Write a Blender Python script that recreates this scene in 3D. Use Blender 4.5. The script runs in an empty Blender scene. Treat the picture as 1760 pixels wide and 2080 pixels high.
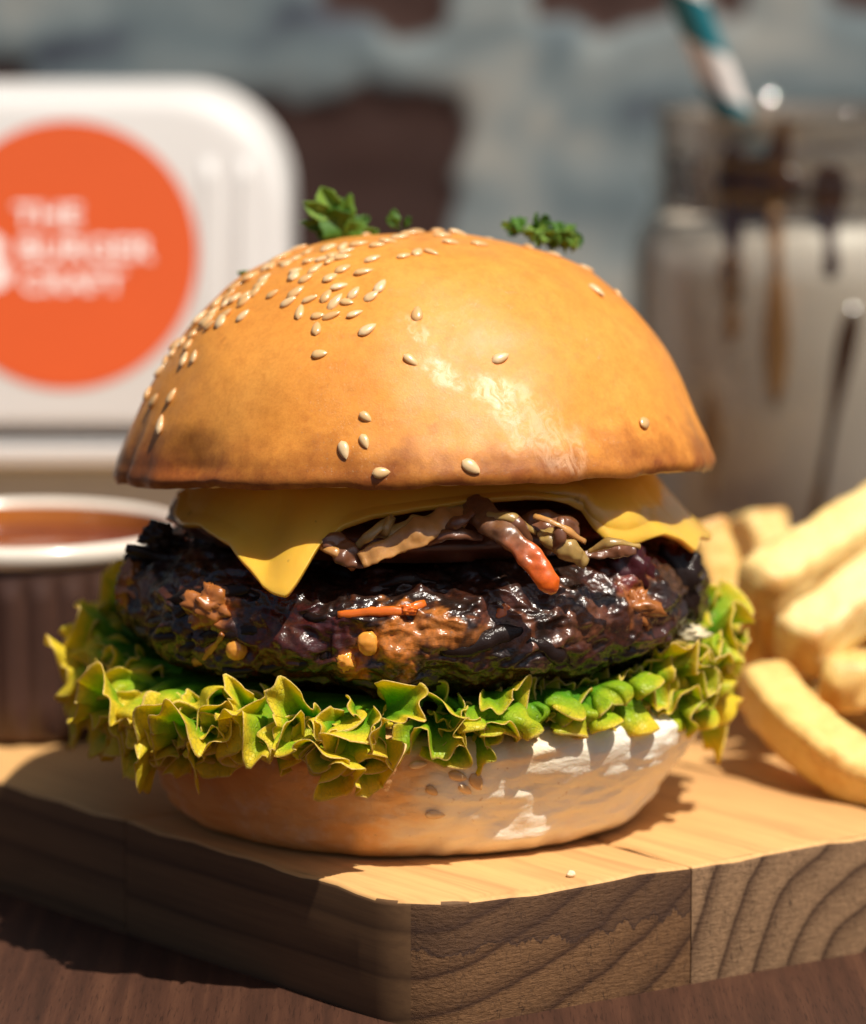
import bpy, bmesh, math, random
import numpy as np
from mathutils import Vector, Matrix
from mathutils.bvhtree import BVHTree

random.seed(7)
rng = np.random.default_rng(7)
R_ = math.radians
S = 0.01                                   # everything below is written in centimetres
scene = bpy.context.scene
COL = scene.collection

# ------------------------------------------------------------------ camera
PITCH, DIST, FPX, ZT = R_(9.0), 77.0, 8500.0, 5.6
CAM = np.array([0, -DIST * math.cos(PITCH), ZT + DIST * math.sin(PITCH)])
FWD = np.array([0, math.cos(PITCH), -math.sin(PITCH)])
UP = np.array([0, math.sin(PITCH), math.cos(PITCH)])
RIGHT = np.array([1.0, 0, 0])
cd = bpy.data.cameras.new("camera")
cam = bpy.data.objects.new("camera", cd)
COL.objects.link(cam)
cam.location = CAM * S
cam.rotation_euler = (math.pi / 2 - PITCH, 0, 0)
cd.sensor_fit = 'HORIZONTAL'
cd.sensor_width = 36.0
cd.lens = 36.0 * FPX / 1760.0
cd.clip_start, cd.clip_end = 0.02, 50.0
cd.dof.use_dof = True
cd.dof.focus_distance = 0.718
cd.dof.aperture_fstop = 11.8
scene.camera = cam

# ------------------------------------------------------------------ light
SUN_EL, SUN_AZ = R_(62), R_(44)            # azimuth: to the right of the camera side
sun_dir = Vector((math.cos(SUN_EL) * math.sin(SUN_AZ), -math.cos(SUN_EL) * math.cos(SUN_AZ), math.sin(SUN_EL)))
w = bpy.data.worlds.new("World")
scene.world = w
w.use_nodes = True
wn = w.node_tree
bg = wn.nodes["Background"]
sky = wn.nodes.new("ShaderNodeTexSky")
sky.sky_type = 'NISHITA'
sky.sun_disc = False
sky.sun_elevation = SUN_EL
sky.sun_rotation = math.pi - SUN_AZ        # clockwise from +Y
sky.air_density, sky.dust_density, sky.ozone_density = 1.0, 3.0, 1.0
wn.links.new(sky.outputs[0], bg.inputs[0])
bg.inputs[1].default_value = 0.05
sd = bpy.data.lights.new("sun", 'SUN')
sd.energy, sd.angle, sd.color = 5.0, R_(0.55), (1.0, 0.93, 0.82)
sun = bpy.data.objects.new("sun", sd)
COL.objects.link(sun)
sun.rotation_euler = sun_dir.to_track_quat('Z', 'Y').to_euler()
scene.view_settings.view_transform = 'Standard'
scene.view_settings.look = 'None'
scene.view_settings.exposure = 0.22
scene.view_settings.gamma = 1.0
scene.cycles.use_denoising = True
scene.cycles.max_bounces = 10
scene.cycles.caustics_reflective = False

# ------------------------------------------------------------------ maths helpers
def ray(px, py):
    return FWD + RIGHT * ((px - 880) / FPX) + UP * ((1040 - py) / FPX)
def onY(px, py, Y):
    d = ray(px, py)
    return CAM + d * ((Y - CAM[1]) / d[1])
def onZ(px, py, z):
    d = ray(px, py)
    return CAM + d * ((z - CAM[2]) / d[2])

_G = rng.normal(size=(4096, 3))
_G /= np.linalg.norm(_G, axis=1)[:, None]
def noise(P, seed=0):
    """gradient noise in about -1..1 at the rows of P"""
    P = np.asarray(P, float)
    i = np.floor(P).astype(np.int64)
    f = P - i
    u = f * f * f * (f * (f * 6 - 15) + 10)
    out = np.zeros(len(P))
    for dx in (0, 1):
        for dy in (0, 1):
            for dz in (0, 1):
                h = ((i[:, 0] + dx) * 73856093) ^ ((i[:, 1] + dy) * 19349663) ^ ((i[:, 2] + dz) * 83492791) ^ (seed * 2654435761 & 0xffffff)
                h = (h ^ (h >> 13)) * 1274126177
                g = _G[(h >> 7) & 4095]
                d = g[:, 0] * (f[:, 0] - dx) + g[:, 1] * (f[:, 1] - dy) + g[:, 2] * (f[:, 2] - dz)
                wgt = (u[:, 0] if dx else 1 - u[:, 0]) * (u[:, 1] if dy else 1 - u[:, 1]) * (u[:, 2] if dz else 1 - u[:, 2])
                out += wgt * d
    return out * 1.6
def fbm(P, octaves=3, seed=0):
    P = np.asarray(P, float)
    a, s, o = 1.0, 0.0, np.zeros(len(P))
    for k in range(octaves):
        o += a * noise(P * 2.03 ** k, seed + k)
        a *= 0.5
    return o
def sstep(a, b, x):
    t = np.clip((np.asarray(x, float) - a) / (b - a), 0, 1)
    return t * t * (3 - 2 * t)
def n1(x, seed=0):
    x = np.asarray(x, float).ravel()
    return noise(np.stack([x, x * 0 + 0.37, x * 0 + 0.71], 1), seed)
def spline(xs, ys, x):
    """smooth monotone-ish interpolation"""
    xs, ys = np.asarray(xs, float), np.asarray(ys, float)
    m = np.gradient(ys, xs)
    x = np.clip(x, xs[0], xs[-1])
    k = np.clip(np.searchsorted(xs, x) - 1, 0, len(xs) - 2)
    h = xs[k + 1] - xs[k]
    t = (x - xs[k]) / h
    return ((2*t**3 - 3*t**2 + 1) * ys[k] + (t**3 - 2*t**2 + t) * h * m[k] + (-2*t**3 + 3*t**2) * ys[k+1] + (t**3 - t**2) * h * m[k+1])

# ------------------------------------------------------------------ object helpers
def mesh(name, V, F, mat, smooth=True, attrs=None, colors=None, uv=None):
    me = bpy.data.meshes.new(name)
    V = np.asarray(V, float) * S
    me.from_pydata(V.tolist(), [], [list(map(int, f)) for f in F] if not isinstance(F, list) else F)
    if attrs:
        for k, a in attrs.items():
            at = me.attributes.new(k, 'FLOAT', 'POINT')
            at.data.foreach_set('value', np.asarray(a, np.float32))
    if colors is not None:
        at = me.attributes.new('tint', 'FLOAT_COLOR', 'POINT')
        c = np.ones((len(V), 4), np.float32)
        c[:, :3] = colors
        at.data.foreach_set('color', c.ravel())
    mats = mat if isinstance(mat, (list, tuple)) else [mat]
    for m in mats:
        me.materials.append(m)
    if smooth:
        me.polygons.foreach_set('use_smooth', [True] * len(me.polygons))
    me.update()
    return me
def put(name, me, parent=None, loc=(0, 0, 0), rot=None):
    o = bpy.data.objects.new(name, me)
    COL.objects.link(o)
    o.location = np.asarray(loc, float) * S
    if rot is not None:
        o.rotation_euler = rot
    if parent is not None:
        o.parent = parent
    return o
def part(name, V, F, mat, parent, base, **k):
    """a child whose vertices are given in world centimetres"""
    return put(name, mesh(name, np.asarray(V, float) - np.asarray(base, float), F, mat, **k), parent)
def solid(name, V, F, mat, base, **k):
    return put(name, mesh(name, np.asarray(V, float) - np.asarray(base, float), F, mat, **k), None, base)
def tag(o, label, cat, group=None):
    o['label'], o['category'] = label, cat
    if group:
        o['group'] = group
    return o
def struct(o):
    o['kind'] = 'structure'
    return o
def empty(name, loc, label, cat, group=None):
    o = bpy.data.objects.new(name, None)
    COL.objects.link(o)
    o.location = np.asarray(loc, float) * S
    o.empty_display_size = 0.01
    return tag(o, label, cat, group)
def grid_faces(nu, nv, wrap_u=False, flip=False):
    """verts index = j*nu + i"""
    F = []
    for j in range(nv - 1):
        for i in range(nu if wrap_u else nu - 1):
            a, b = j * nu + i, j * nu + (i + 1) % nu
            c, d = b + nu, a + nu
            F.append([a, d, c, b] if flip else [a, b, c, d])
    return F
def lathe(profile, n=96, centre=(0, 0, 0), fn=None):
    """profile: list of (r, z); returns V, F; fn(phi, k, r, z) may change r"""
    V, m = [], len(profile)
    for k, (r, z) in enumerate(profile):
        for i in range(n):
            p = 2 * math.pi * i / n
            rr = fn(p, k, r, z) if fn else r
            V.append((centre[0] + rr * math.cos(p), centre[1] + rr * math.sin(p), centre[2] + z))
    return V, grid_faces(n, m, True)
def tube(path, radii, n=12, flat=1.0, jitter=0.0, seed=0, up=(0, 0, 1), square=2.0, cap=True):
    """swept rounded section along path; flat < 1 squashes it along `up`"""
    P = np.asarray(path, float)
    m = len(P)
    radii = np.broadcast_to(np.asarray(radii, float), (m,))
    V = []
    for k in range(m):
        t = P[min(k + 1, m - 1)] - P[max(k - 1, 0)]
        t = t / np.linalg.norm(t)
        u = np.asarray(up, float) - t * np.dot(up, t)
        if np.linalg.norm(u) < 1e-3:
            u = np.array([1.0, 0, 0]) - t * t[0]
        u /= np.linalg.norm(u)
        s = np.cross(t, u)
        for i in range(n):
            a = 2 * math.pi * (i + .5) / n
            c, d = math.cos(a), math.sin(a)
            q = (abs(c) ** square + abs(d) ** square) ** (-1.0 / square)
            V.append(P[k] + radii[k] * q * (c * s + d * u * flat))
    V = np.array(V)
    if jitter:
        d = fbm(V * 2.2, 3, seed) * jitter
        cen = np.repeat(P, n, 0)
        e = V - cen
        V = cen + e * (1 + d[:, None] / np.maximum(np.linalg.norm(e, axis=1), .05)[:, None])
    F = grid_faces(n, m, True)
    if cap:
        F += [list(range(n))[::-1], [(m - 1) * n + i for i in range(n)]]
    return V, F
def curve3(pts, m=16):
    """smooth path through points"""
    P = np.asarray(pts, float)
    d = np.r_[0, np.cumsum(np.linalg.norm(np.diff(P, axis=0), axis=1))]
    x = np.linspace(0, d[-1], m)
    return np.stack([spline(d, P[:, i], x) for i in range(3)], 1) if len(P) > 2 else P[0] + (P[1] - P[0]) * np.linspace(0, 1, m)[:, None]

# ------------------------------------------------------------------ materials
class NT:
    def __init__(self, name):
        self.m = bpy.data.materials.new(name)
        self.m.use_nodes = True
        self.t = self.m.node_tree
        self.b = self.t.nodes["Principled BSDF"]
        self.out = self.t.nodes["Material Output"]
        self._co = None
    def n(self, typ, **k):
        nd = self.t.nodes.new(typ)
        for a, v in k.items():
            setattr(nd, a, v)
        return nd
    def l(self, a, b):
        self.t.links.new(a, b)
    def co(self):
        """object coordinates in centimetres"""
        if self._co is None:
            tc = self.n("ShaderNodeTexCoord")
            mp = self.n("ShaderNodeMapping")
            mp.inputs['Scale'].default_value = (100, 100, 100)
            self.l(tc.outputs['Object'], mp.inputs['Vector'])
            self._co = mp.outputs[0]
        return self._co
    def scaled(self, s, loc=(0, 0, 0)):
        mp = self.n("ShaderNodeMapping")
        mp.inputs['Scale'].default_value = s if isinstance(s, (tuple, list)) else (s, s, s)
        mp.inputs['Location'].default_value = loc
        self.l(self.co(), mp.inputs['Vector'])
        return mp.outputs[0]
    def noise(self, scale, detail=3, rough=0.55, vec=None, dist=0.0):
        nd = self.n("ShaderNodeTexNoise")
        nd.inputs['Scale'].default_value = 1.0
        nd.inputs['Detail'].default_value = detail
        nd.inputs['Roughness'].default_value = rough
        nd.inputs['Distortion'].default_value = dist
        self.l(vec if vec is not None else self.scaled(scale), nd.inputs['Vector'])
        return nd.outputs['Fac']
    def ramp(self, fac, stops):
        r = self.n("ShaderNodeValToRGB")
        e = r.color_ramp.elements
        while len(e) < len(stops):
            e.new(0.5)
        for k, (p, c) in enumerate(stops):
            e[k].position = p
            e[k].color = (*c, 1) if not isinstance(c, (int, float)) else (c, c, c, 1)
        self.l(fac, r.inputs[0])
        return r.outputs[0]
    def mix(self, fac, a, b, mode='MIX'):
        x = self.n("ShaderNodeMix", data_type='RGBA', blend_type=mode)
        for s, v in ((x.inputs[0], fac), (x.inputs[6], a), (x.inputs[7], b)):
            if isinstance(v, (int, float)):
                s.default_value = v
            elif isinstance(v, (tuple, list)):
                s.default_value = (*v, 1)
            else:
                self.l(v, s)
        return x.outputs[2]
    def math(self, op, a, b=0.0, c=0.0, clamp=False):
        x = self.n("ShaderNodeMath", operation=op, use_clamp=clamp)
        for s, v in zip(x.inputs, (a, b, c)):
            if isinstance(v, (int, float)):
                s.default_value = v
            else:
                self.l(v, s)
        return x.outputs[0]
    def attr(self, name, out='Fac'):
        a = self.n("ShaderNodeAttribute", attribute_name=name)
        return a.outputs[out]
    def beads(self, scale, vec=None):
        v = self.n("ShaderNodeTexVoronoi", feature='F1')
        self.l(vec if vec is not None else self.scaled(scale), v.inputs['Vector'])
        return self.math('SUBTRACT', 1.0, self.math('MULTIPLY', v.outputs['Distance'], v.outputs['Distance']))
    def bump(self, h, strength=0.5, dist=0.05, prev=None):
        b = self.n("ShaderNodeBump")
        b.inputs['Strength'].default_value = strength
        b.inputs['Distance'].default_value = dist * S * .12
        self.l(h, b.inputs['Height'])
        if prev is not None:
            self.l(prev, b.inputs['Normal'])
        return b.outputs[0]
    def set(self, **k):
        for a, v in k.items():
            s = self.b.inputs[a.replace('_', ' ')]
            if isinstance(v, (int, float)):
                s.default_value = v
            elif isinstance(v, (tuple, list)):
                s.default_value = (*v, 1) if len(v) == 3 and s.type == 'RGBA' else v
            else:
                self.l(v, s)
        return self

def m_simple(name, col, rough=.5, var=.15, scale=1.5, bump=0.0, bscale=6, beads=0, **k):
    t = NT(name)
    c = t.mix(t.noise(scale, 4), tuple(x * (1 - var) for x in col), tuple(min(1, x * (1 + var)) for x in col))
    t.set(Base_Color=c, Roughness=rough, **k)
    if bump:
        t.set(Normal=t.bump(t.noise(bscale, 4), bump, .05))
    if beads:
        t.l(t.bump(t.beads(beads), 1.0, .3 / beads), t.b.inputs['Coat Normal'])
    return t.m

def m_crust():
    t = NT("golden_bun_crust")
    low = t.noise(.45, 4, .6)
    fine = t.noise((7, 7, 7), 4, .7)
    gold = t.mix(low, (.64, .215, .024), (.86, .385, .075))
    gold = t.mix(t.math('MULTIPLY', t.ramp(t.noise(3.2, 5, .75), [(.45, 0), (.7, 1)]), .35), gold, (.50, .15, .016))
    brown = t.mix(fine, (.15, .038, .008), (.42, .12, .018))
    h = t.attr('bake_shade')                                        # oven browning towards the rim, plus shade painted at the lower left
    k = t.math('ADD', h, t.math('MULTIPLY', t.math('SUBTRACT', t.noise(1.3, 5, .65), .5), 1.1))
    k = t.ramp(k, [(.38, 0), (.92, 1)])
    col = t.mix(k, gold, brown)
    col = t.mix(t.math('MULTIPLY', t.ramp(t.noise(17, 3, .7), [(.42, 0), (.68, 1)]), .32), col, t.mix(1.0, col, (.72, .55, .42), 'MULTIPLY'))
    spots = t.ramp(t.noise(1.9, 2, .5), [(.70, 0), (.76, .35)])
    col = t.mix(spots, col, (.42, .12, .02))
    painted_sheen = t.math('MULTIPLY', t.attr('painted_sheen'), t.ramp(t.noise((4.5, 4.5, 2.2), 4, .7, dist=1.0), [(.42, .1), (.58, 1)]))
    col = t.mix(t.math('MULTIPLY', painted_sheen, .42), col, (.88, .54, .30))  # paler colour paints a bright reflection onto the crust
    t.set(Base_Color=col)
    wr = t.noise((3.2, 3.2, 9), 5, .6, dist=.6)
    pores = t.noise(26, 3, .6)
    n = t.bump(wr, .06, .06)
    n = t.bump(pores, .5, .05, n)
    glaze = t.ramp(t.noise(.8, 4, .7), [(.38, 0), (.62, 1)])
    t.set(Specular_IOR_Level=.3, Roughness=t.math('SUBTRACT', .55, t.math('ADD', t.math('MULTIPLY', glaze, .10), t.math('MULTIPLY', painted_sheen, .12))), Normal=n, Coat_Weight=t.math('ADD', .05, t.math('ADD', t.math('MULTIPLY', glaze, .46), t.math('MULTIPLY', painted_sheen, .45))), Coat_Roughness=.12,
          Subsurface_Weight=.06, Subsurface_Radius=(1, .5, .2), Subsurface_Scale=.002)
    nc = t.bump(t.noise(3, 1, .4), 1.0, .02)
    nc = t.bump(t.beads(7.5), 1.0, .085, nc)
    t.l(nc, t.b.inputs['Coat Normal'])
    return t.m
def m_crumb():
    t = NT("bun_crumb")
    v = t.n("ShaderNodeTexVoronoi")
    t.l(t.scaled(5), v.inputs['Vector'])
    c = t.mix(t.noise(2, 4), (.78, .60, .36), (.88, .74, .50))
    t.set(Base_Color=c, Roughness=.85, Normal=t.bump(v.outputs['Distance'], .6, .08))
    return t.m
def m_heel():
    t = NT("pale_bun_heel")
    co = t.co()
    sep = t.n("ShaderNodeSeparateXYZ")
    t.l(co, sep.inputs[0])
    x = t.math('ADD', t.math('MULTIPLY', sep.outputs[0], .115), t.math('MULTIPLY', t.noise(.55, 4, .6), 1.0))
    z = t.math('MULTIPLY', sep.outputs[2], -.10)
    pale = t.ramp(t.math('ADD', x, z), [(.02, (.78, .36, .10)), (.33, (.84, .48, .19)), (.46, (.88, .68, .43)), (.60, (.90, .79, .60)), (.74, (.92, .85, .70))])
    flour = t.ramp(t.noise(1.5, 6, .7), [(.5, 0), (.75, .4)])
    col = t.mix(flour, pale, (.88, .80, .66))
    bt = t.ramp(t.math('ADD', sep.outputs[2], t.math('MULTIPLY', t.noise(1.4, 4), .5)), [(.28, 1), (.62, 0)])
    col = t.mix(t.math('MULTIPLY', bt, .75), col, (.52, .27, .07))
    sp = t.ramp(t.noise(9, 3), [(.66, 0), (.74, .5)])
    col = t.mix(sp, col, (.55, .30, .10))
    n = t.bump(t.noise((1.3, 1.3, 3), 6, .62, dist=1.2), .7, .7)
    n = t.bump(t.noise(18, 3), .3, .02, n)
    t.set(Base_Color=col, Roughness=.62, Normal=n, Coat_Weight=.12, Coat_Roughness=.35, Subsurface_Weight=.12, Subsurface_Radius=(1, .6, .3), Subsurface_Scale=.003)
    return t.m
def m_seed():
    t = NT("sesame_seed")
    oi = t.n("ShaderNodeObjectInfo")
    c = t.ramp(oi.outputs['Random'], [(0, (.68, .38, .14)), (.5, (.80, .54, .26)), (1, (.88, .70, .44))])
    c = t.mix(t.noise(7, 3), c, (.60, .33, .12))
    t.set(Base_Color=c, Roughness=.32, Coat_Weight=.5, Coat_Roughness=.12, Normal=t.bump(t.noise(22, 3), .4, .02))
    return t.m
def m_patty():
    t = NT("charred_glazed_patty")
    col = t.attr('tint', 'Color')
    f = t.noise(9, 5, .7)
    col = t.mix(t.ramp(f, [(.35, 0), (.7, 1)]), col, t.mix(1.0, col, (2.3, 1.9, 1.5), 'MULTIPLY'))
    n = t.bump(t.noise((3.0, 3.0, 5.0), 5, .65, dist=.8), .9, .25)
    wet = t.ramp(t.noise(1.3, 4, .6), [(.36, .6), (.60, 1)])
    t.set(Base_Color=col, Roughness=.5, Normal=n, Specular_IOR_Level=.15, Coat_Weight=wet, Coat_Roughness=.19, Coat_IOR=1.65)
    nc = t.bump(t.noise((2.5, 2.5, 4.0), 1, .4, dist=.8), 1.0, .045)
    nc = t.bump(t.beads(9, t.scaled((4.5, 4.5, 6.5), (.3, .1, .2))), 1.0, .05, nc)
    nc = t.bump(t.beads(9, t.scaled((11, 11, 14))), 1.0, .010, nc)
    t.l(nc, t.b.inputs['Coat Normal'])
    return t.m
def m_cheese():
    t = NT("melted_cheddar")
    c = t.mix(t.noise(.8, 3), (.78, .40, .035), (.84, .48, .06))
    sp = t.ramp(t.noise(3.3, 2), [(.74, 0), (.77, .5)])
    c = t.mix(sp, c, (.35, .17, .02))
    n = t.bump(t.noise(1.2, 3, .5), .6, .6)
    n = t.bump(t.noise(16, 3), .2, .015, n)
    t.set(Base_Color=c, Roughness=.34, Coat_Weight=.5, Coat_Roughness=.18, Normal=n, Subsurface_Weight=.45, Subsurface_Radius=(1, .55, .12), Subsurface_Scale=.0035)
    return t.m
def m_lettuce(name, shift):
    t = NT(name)
    e = t.attr('edge')
    e2 = t.math('ADD', e, t.math('MULTIPLY', t.math('SUBTRACT', t.noise(1.1, 4, .6), .5), .60))
    e2 = t.math('ADD', e2, shift)
    c = t.ramp(e2, [(.15, (.24, .46, .03)), (.38, (.06, .28, .008)), (.64, (.15, .45, .014)), (.84, (.46, .62, .02)), (1.0, (.95, .76, .05))])
    rim = t.ramp(t.math('SUBTRACT', e, t.math('MULTIPLY', t.noise(.8, 2), .04)), [(.955, 0), (.985, 1)])
    c = t.mix(t.math('MULTIPLY', rim, .85), c, t.mix(t.noise(.9, 2), (.98, .74, .22), (.98, .66, .50)))
    v = t.n("ShaderNodeTexVoronoi", feature='DISTANCE_TO_EDGE')
    t.l(t.scaled((2.6, 2.6, 2.0)), v.inputs['Vector'])
    vein = t.ramp(v.outputs['Distance'], [(.0, 1), (.07, 0)])
    c = t.mix(t.math('MULTIPLY', vein, .28), c, (.50, .60, .10))
    n = t.bump(t.noise(2.4, 4, .55), .7, .7)
    n = t.bump(t.math('MULTIPLY', vein, -1.0), .5, .3, n)
    t.set(Base_Color=c, Roughness=.42, Normal=n, Specular_IOR_Level=.35)
    tr = t.n("ShaderNodeBsdfTranslucent")
    t.l(t.mix(1.0, c, (1.0, 1.05, .6), 'MULTIPLY'), tr.inputs[0])
    t.l(n, tr.inputs['Normal'])
    mx = t.n("ShaderNodeMixShader")
    mx.inputs[0].default_value = .5
    t.l(t.b.outputs[0], mx.inputs[1])
    t.l(tr.outputs[0], mx.inputs[2])
    t.l(mx.outputs[0], t.out.inputs[0])
    return t.m
def m_parsley():
    t = NT("parsley")
    oi = t.n("ShaderNodeObjectInfo")
    c = t.ramp(oi.outputs['Random'], [(0, (.05, .17, .02)), (.5, (.16, .33, .03)), (1, (.36, .50, .07))])
    c = t.mix(t.noise(6, 4), c, t.mix(1.0, c, (.45, .6, .5), 'MULTIPLY'))
    t.set(Base_Color=c, Roughness=.5, Normal=t.bump(t.noise(9, 4), .5, .04))
    tr = t.n("ShaderNodeBsdfTranslucent")
    t.l(c, tr.inputs[0])
    mx = t.n("ShaderNodeMixShader")
    mx.inputs[0].default_value = .35
    t.l(t.b.outputs[0], mx.inputs[1])
    t.l(tr.outputs[0], mx.inputs[2])
    t.l(mx.outputs[0], t.out.inputs[0])
    return t.m
def m_wood(name, light, dark, ring_c=(4.0, -6.0), ring_w=.55, streak=.5, end=False, stain=None, rough=.6):
    """growth rings round an axis along local x; x is the grain direction"""
    t = NT(name)
    sep = t.n("ShaderNodeSeparateXYZ")
    t.l(t.co(), sep.inputs[0])
    wob = t.math('MULTIPLY', t.math('SUBTRACT', t.noise((.05, .28, .28), 3, .5), .5), .9)
    dy = t.math('SUBTRACT', sep.outputs[1], ring_c[0])
    dz = t.math('SUBTRACT', sep.outputs[2], ring_c[1])
    r = t.math('SQRT', t.math('ADD', t.math('MULTIPLY', dy, dy), t.math('MULTIPLY', dz, dz)))
    r = t.math('ADD', r, wob)
    saw = t.math('FRACT', t.math('DIVIDE', r, ring_w))
    band = t.ramp(saw, [(0, .25), (.12, 0), (.55, .12), (.82, .55), (.93, 1), (1, .3)])
    fib = t.noise((.35, 9, 9), 4, .6)
    fib2 = t.noise((1.5, 30, 30), 3, .6)
    k = t.math('MULTIPLY', band, streak)
    c = t.mix(k, light, dark)
    c = t.mix(t.math('MULTIPLY', t.ramp(fib, [(.4, 0), (.75, 1)]), .35), c, dark)
    c = t.mix(t.math('MULTIPLY', t.noise(.35, 4, .6), .4), c, t.mix(1.0, c, (.75, .68, .6), 'MULTIPLY'))
    if end:
        gr = t.noise(14, 4, .7)
        ck = t.math('ABSOLUTE', t.math('SUBTRACT', t.noise((.5, 1.3, .35), 4, .6), .5))
        c = t.mix(t.ramp(ck, [(.0, .8), (.0035, 0)]), c, (.02, .009, .005))
        c = t.mix(t.math('MULTIPLY', t.ramp(gr, [(.4, 0), (.7, 1)]), .35), c, tuple(x * .45 for x in dark))
    if stain:
        (y0, z0), col = stain
        e = t.math('ADD', sep.outputs[2], t.math('MULTIPLY', t.noise((1, 1.1, .5), 4, .65), 1.5))
        s = t.ramp(t.math('ADD', t.math('MULTIPLY', t.math('SUBTRACT', e, z0), 1.0), .5), [(.46, 0), (.50, 1), (.56, .62), (1.0, .45)])
        c = t.mix(s, c, col)
    h = t.math('ADD', t.math('MULTIPLY', fib2, .5), t.math('MULTIPLY', band, -.25))
    n = t.bump(h, .35, .03)
    if end:
        n = t.bump(t.noise((8, 5, 16), 5, .7), .9, .35, n)
    t.set(Base_Color=c, Roughness=rough, Normal=n, Specular_IOR_Level=.3)
    return t.m
def m_table():
    t = NT("dark_walnut_table")
    wob = t.noise((.10, .035, .1), 4, .55)
    s = t.math('ADD', t.math('MULTIPLY', wob, 9), 0)
    vec = t.scaled((2.6, .10, 1))
    g = t.noise(1, 5, .65, vec=vec)
    pores = t.ramp(t.noise(1, 3, .6, vec=t.scaled((26, 1.6, 1))), [(.56, 0), (.66, 1)])
    c = t.ramp(g, [(.28, (.020, .008, .005)), (.5, (.055, .021, .012)), (.72, (.115, .048, .025))])
    c = t.mix(t.math('MULTIPLY', wob, .5), c, (.075, .034, .02))
    c = t.mix(t.math('MULTIPLY', pores, .6), c, (.018, .008, .005))
    n = t.bump(t.math('MULTIPLY', pores, -1), .4, .02)
    t.set(Base_Color=c, Roughness=.52, Normal=n, Specular_IOR_Level=.3)
    return t.m
def m_wall():
    t = NT("flaking_blue_grey_paint")
    p = t.attr('peel')
    k = t.attr('blot')
    paint = t.ramp(t.math('ADD', k, t.math('MULTIPLY', t.noise(.5, 4), .2)), [(.0, (.030, .036, .05)), (.22, (.07, .085, .11)), (.45, (.155, .20, .215)), (.72, (.25, .285, .285)), (1.0, (.42, .40, .35))])
    wood = t.mix(t.noise((.4, .4, 2.5), 4), (.026, .009, .006), (.058, .02, .012))
    c = t.mix(t.ramp(p, [(.35, 0), (.65, 1)]), paint, wood)
    t.set(Base_Color=c, Roughness=.75, Normal=t.bump(t.noise(2.5, 5), .4, .1))
    return t.m

CRUST, CRUMB, HEEL, SEED, PATTY, CHEESE, LETTUCE, PARSLEY = m_crust(), m_crumb(), m_heel(), m_seed(), m_patty(), m_cheese(), m_lettuce('frilly_lettuce', .0), m_parsley()
LETTUCE_Y = m_lettuce('yellow_frilly_lettuce', .09)
ONION = m_simple("caramelised_onion", (.52, .24, .065), .4, .6, 2.5, .5, 9, 7, Coat_Weight=.7, Coat_Roughness=.15, Subsurface_Weight=.25, Subsurface_Radius=(1, .5, .2), Subsurface_Scale=.003)
ONION_PALE = m_simple("soft_pale_onion", (.36, .22, .06), .4, .5, 2.5, .4, 9, 7, Coat_Weight=.7, Coat_Roughness=.15, Subsurface_Weight=.3, Subsurface_Radius=(1, .6, .25), Subsurface_Scale=.003)
ONION_DARK = m_simple("dark_fried_onion", (.15, .052, .02), .4, .4, 2.5, .6, 9, 6, Coat_Weight=.7, Coat_Roughness=.15)
PEPPER = m_simple("orange_pepper", (.72, .145, .012), .25, .25, 3, .5, 10, Coat_Weight=.6, Coat_Roughness=.08, Subsurface_Weight=.2, Subsurface_Radius=(1, .4, .1), Subsurface_Scale=.003)
CHAR = m_simple("charred_meat", (.014, .006, .004), .6, .6, 3, .9, 8, 6, Specular_IOR_Level=.1, Coat_Weight=.5, Coat_Roughness=.16)
MEAT = m_simple("browned_meat", (.36, .115, .02), .4, .6, 3.5, 1.0, 8, 6, Coat_Weight=.8, Coat_Roughness=.15)
KERNEL = m_simple("amber_kernel", (.80, .33, .045), .25, .15, 4, .3, 9, Coat_Weight=.6, Coat_Roughness=.08, Subsurface_Weight=.3, Subsurface_Radius=(1, .5, .1), Subsurface_Scale=.002)
BERRY = m_simple("dark_red_glaze", (.045, .005, .007), .4, .5, 2.5, .8, 9, 6, Specular_IOR_Level=.2, Coat_Weight=.8, Coat_Roughness=.13)
MAYO = m_simple("cream_sauce", (.62, .52, .33), .35, .25, 3, .5, 7, Subsurface_Weight=.2, Subsurface_Radius=(1, .7, .4), Subsurface_Scale=.002)

# ------------------------------------------------------------------ setting: table, wall
TZ = -2.15
V = [(-75, -42, TZ), (75, -42, TZ), (75, 40.5, TZ), (-75, 40.5, TZ), (-75, -42, TZ - 4), (75, -42, TZ - 4), (75, 40.5, TZ - 4), (-75, 40.5, TZ - 4)]
F = [[0, 1, 2, 3], [7, 6, 5, 4], [0, 4, 5, 1], [1, 5, 6, 2], [2, 6, 7, 3], [3, 7, 4, 0]]
struct(put("tabletop", mesh("tabletop", V, F, m_table(), smooth=False), None, (0, 0, 0), (0, 0, 0)))

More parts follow.
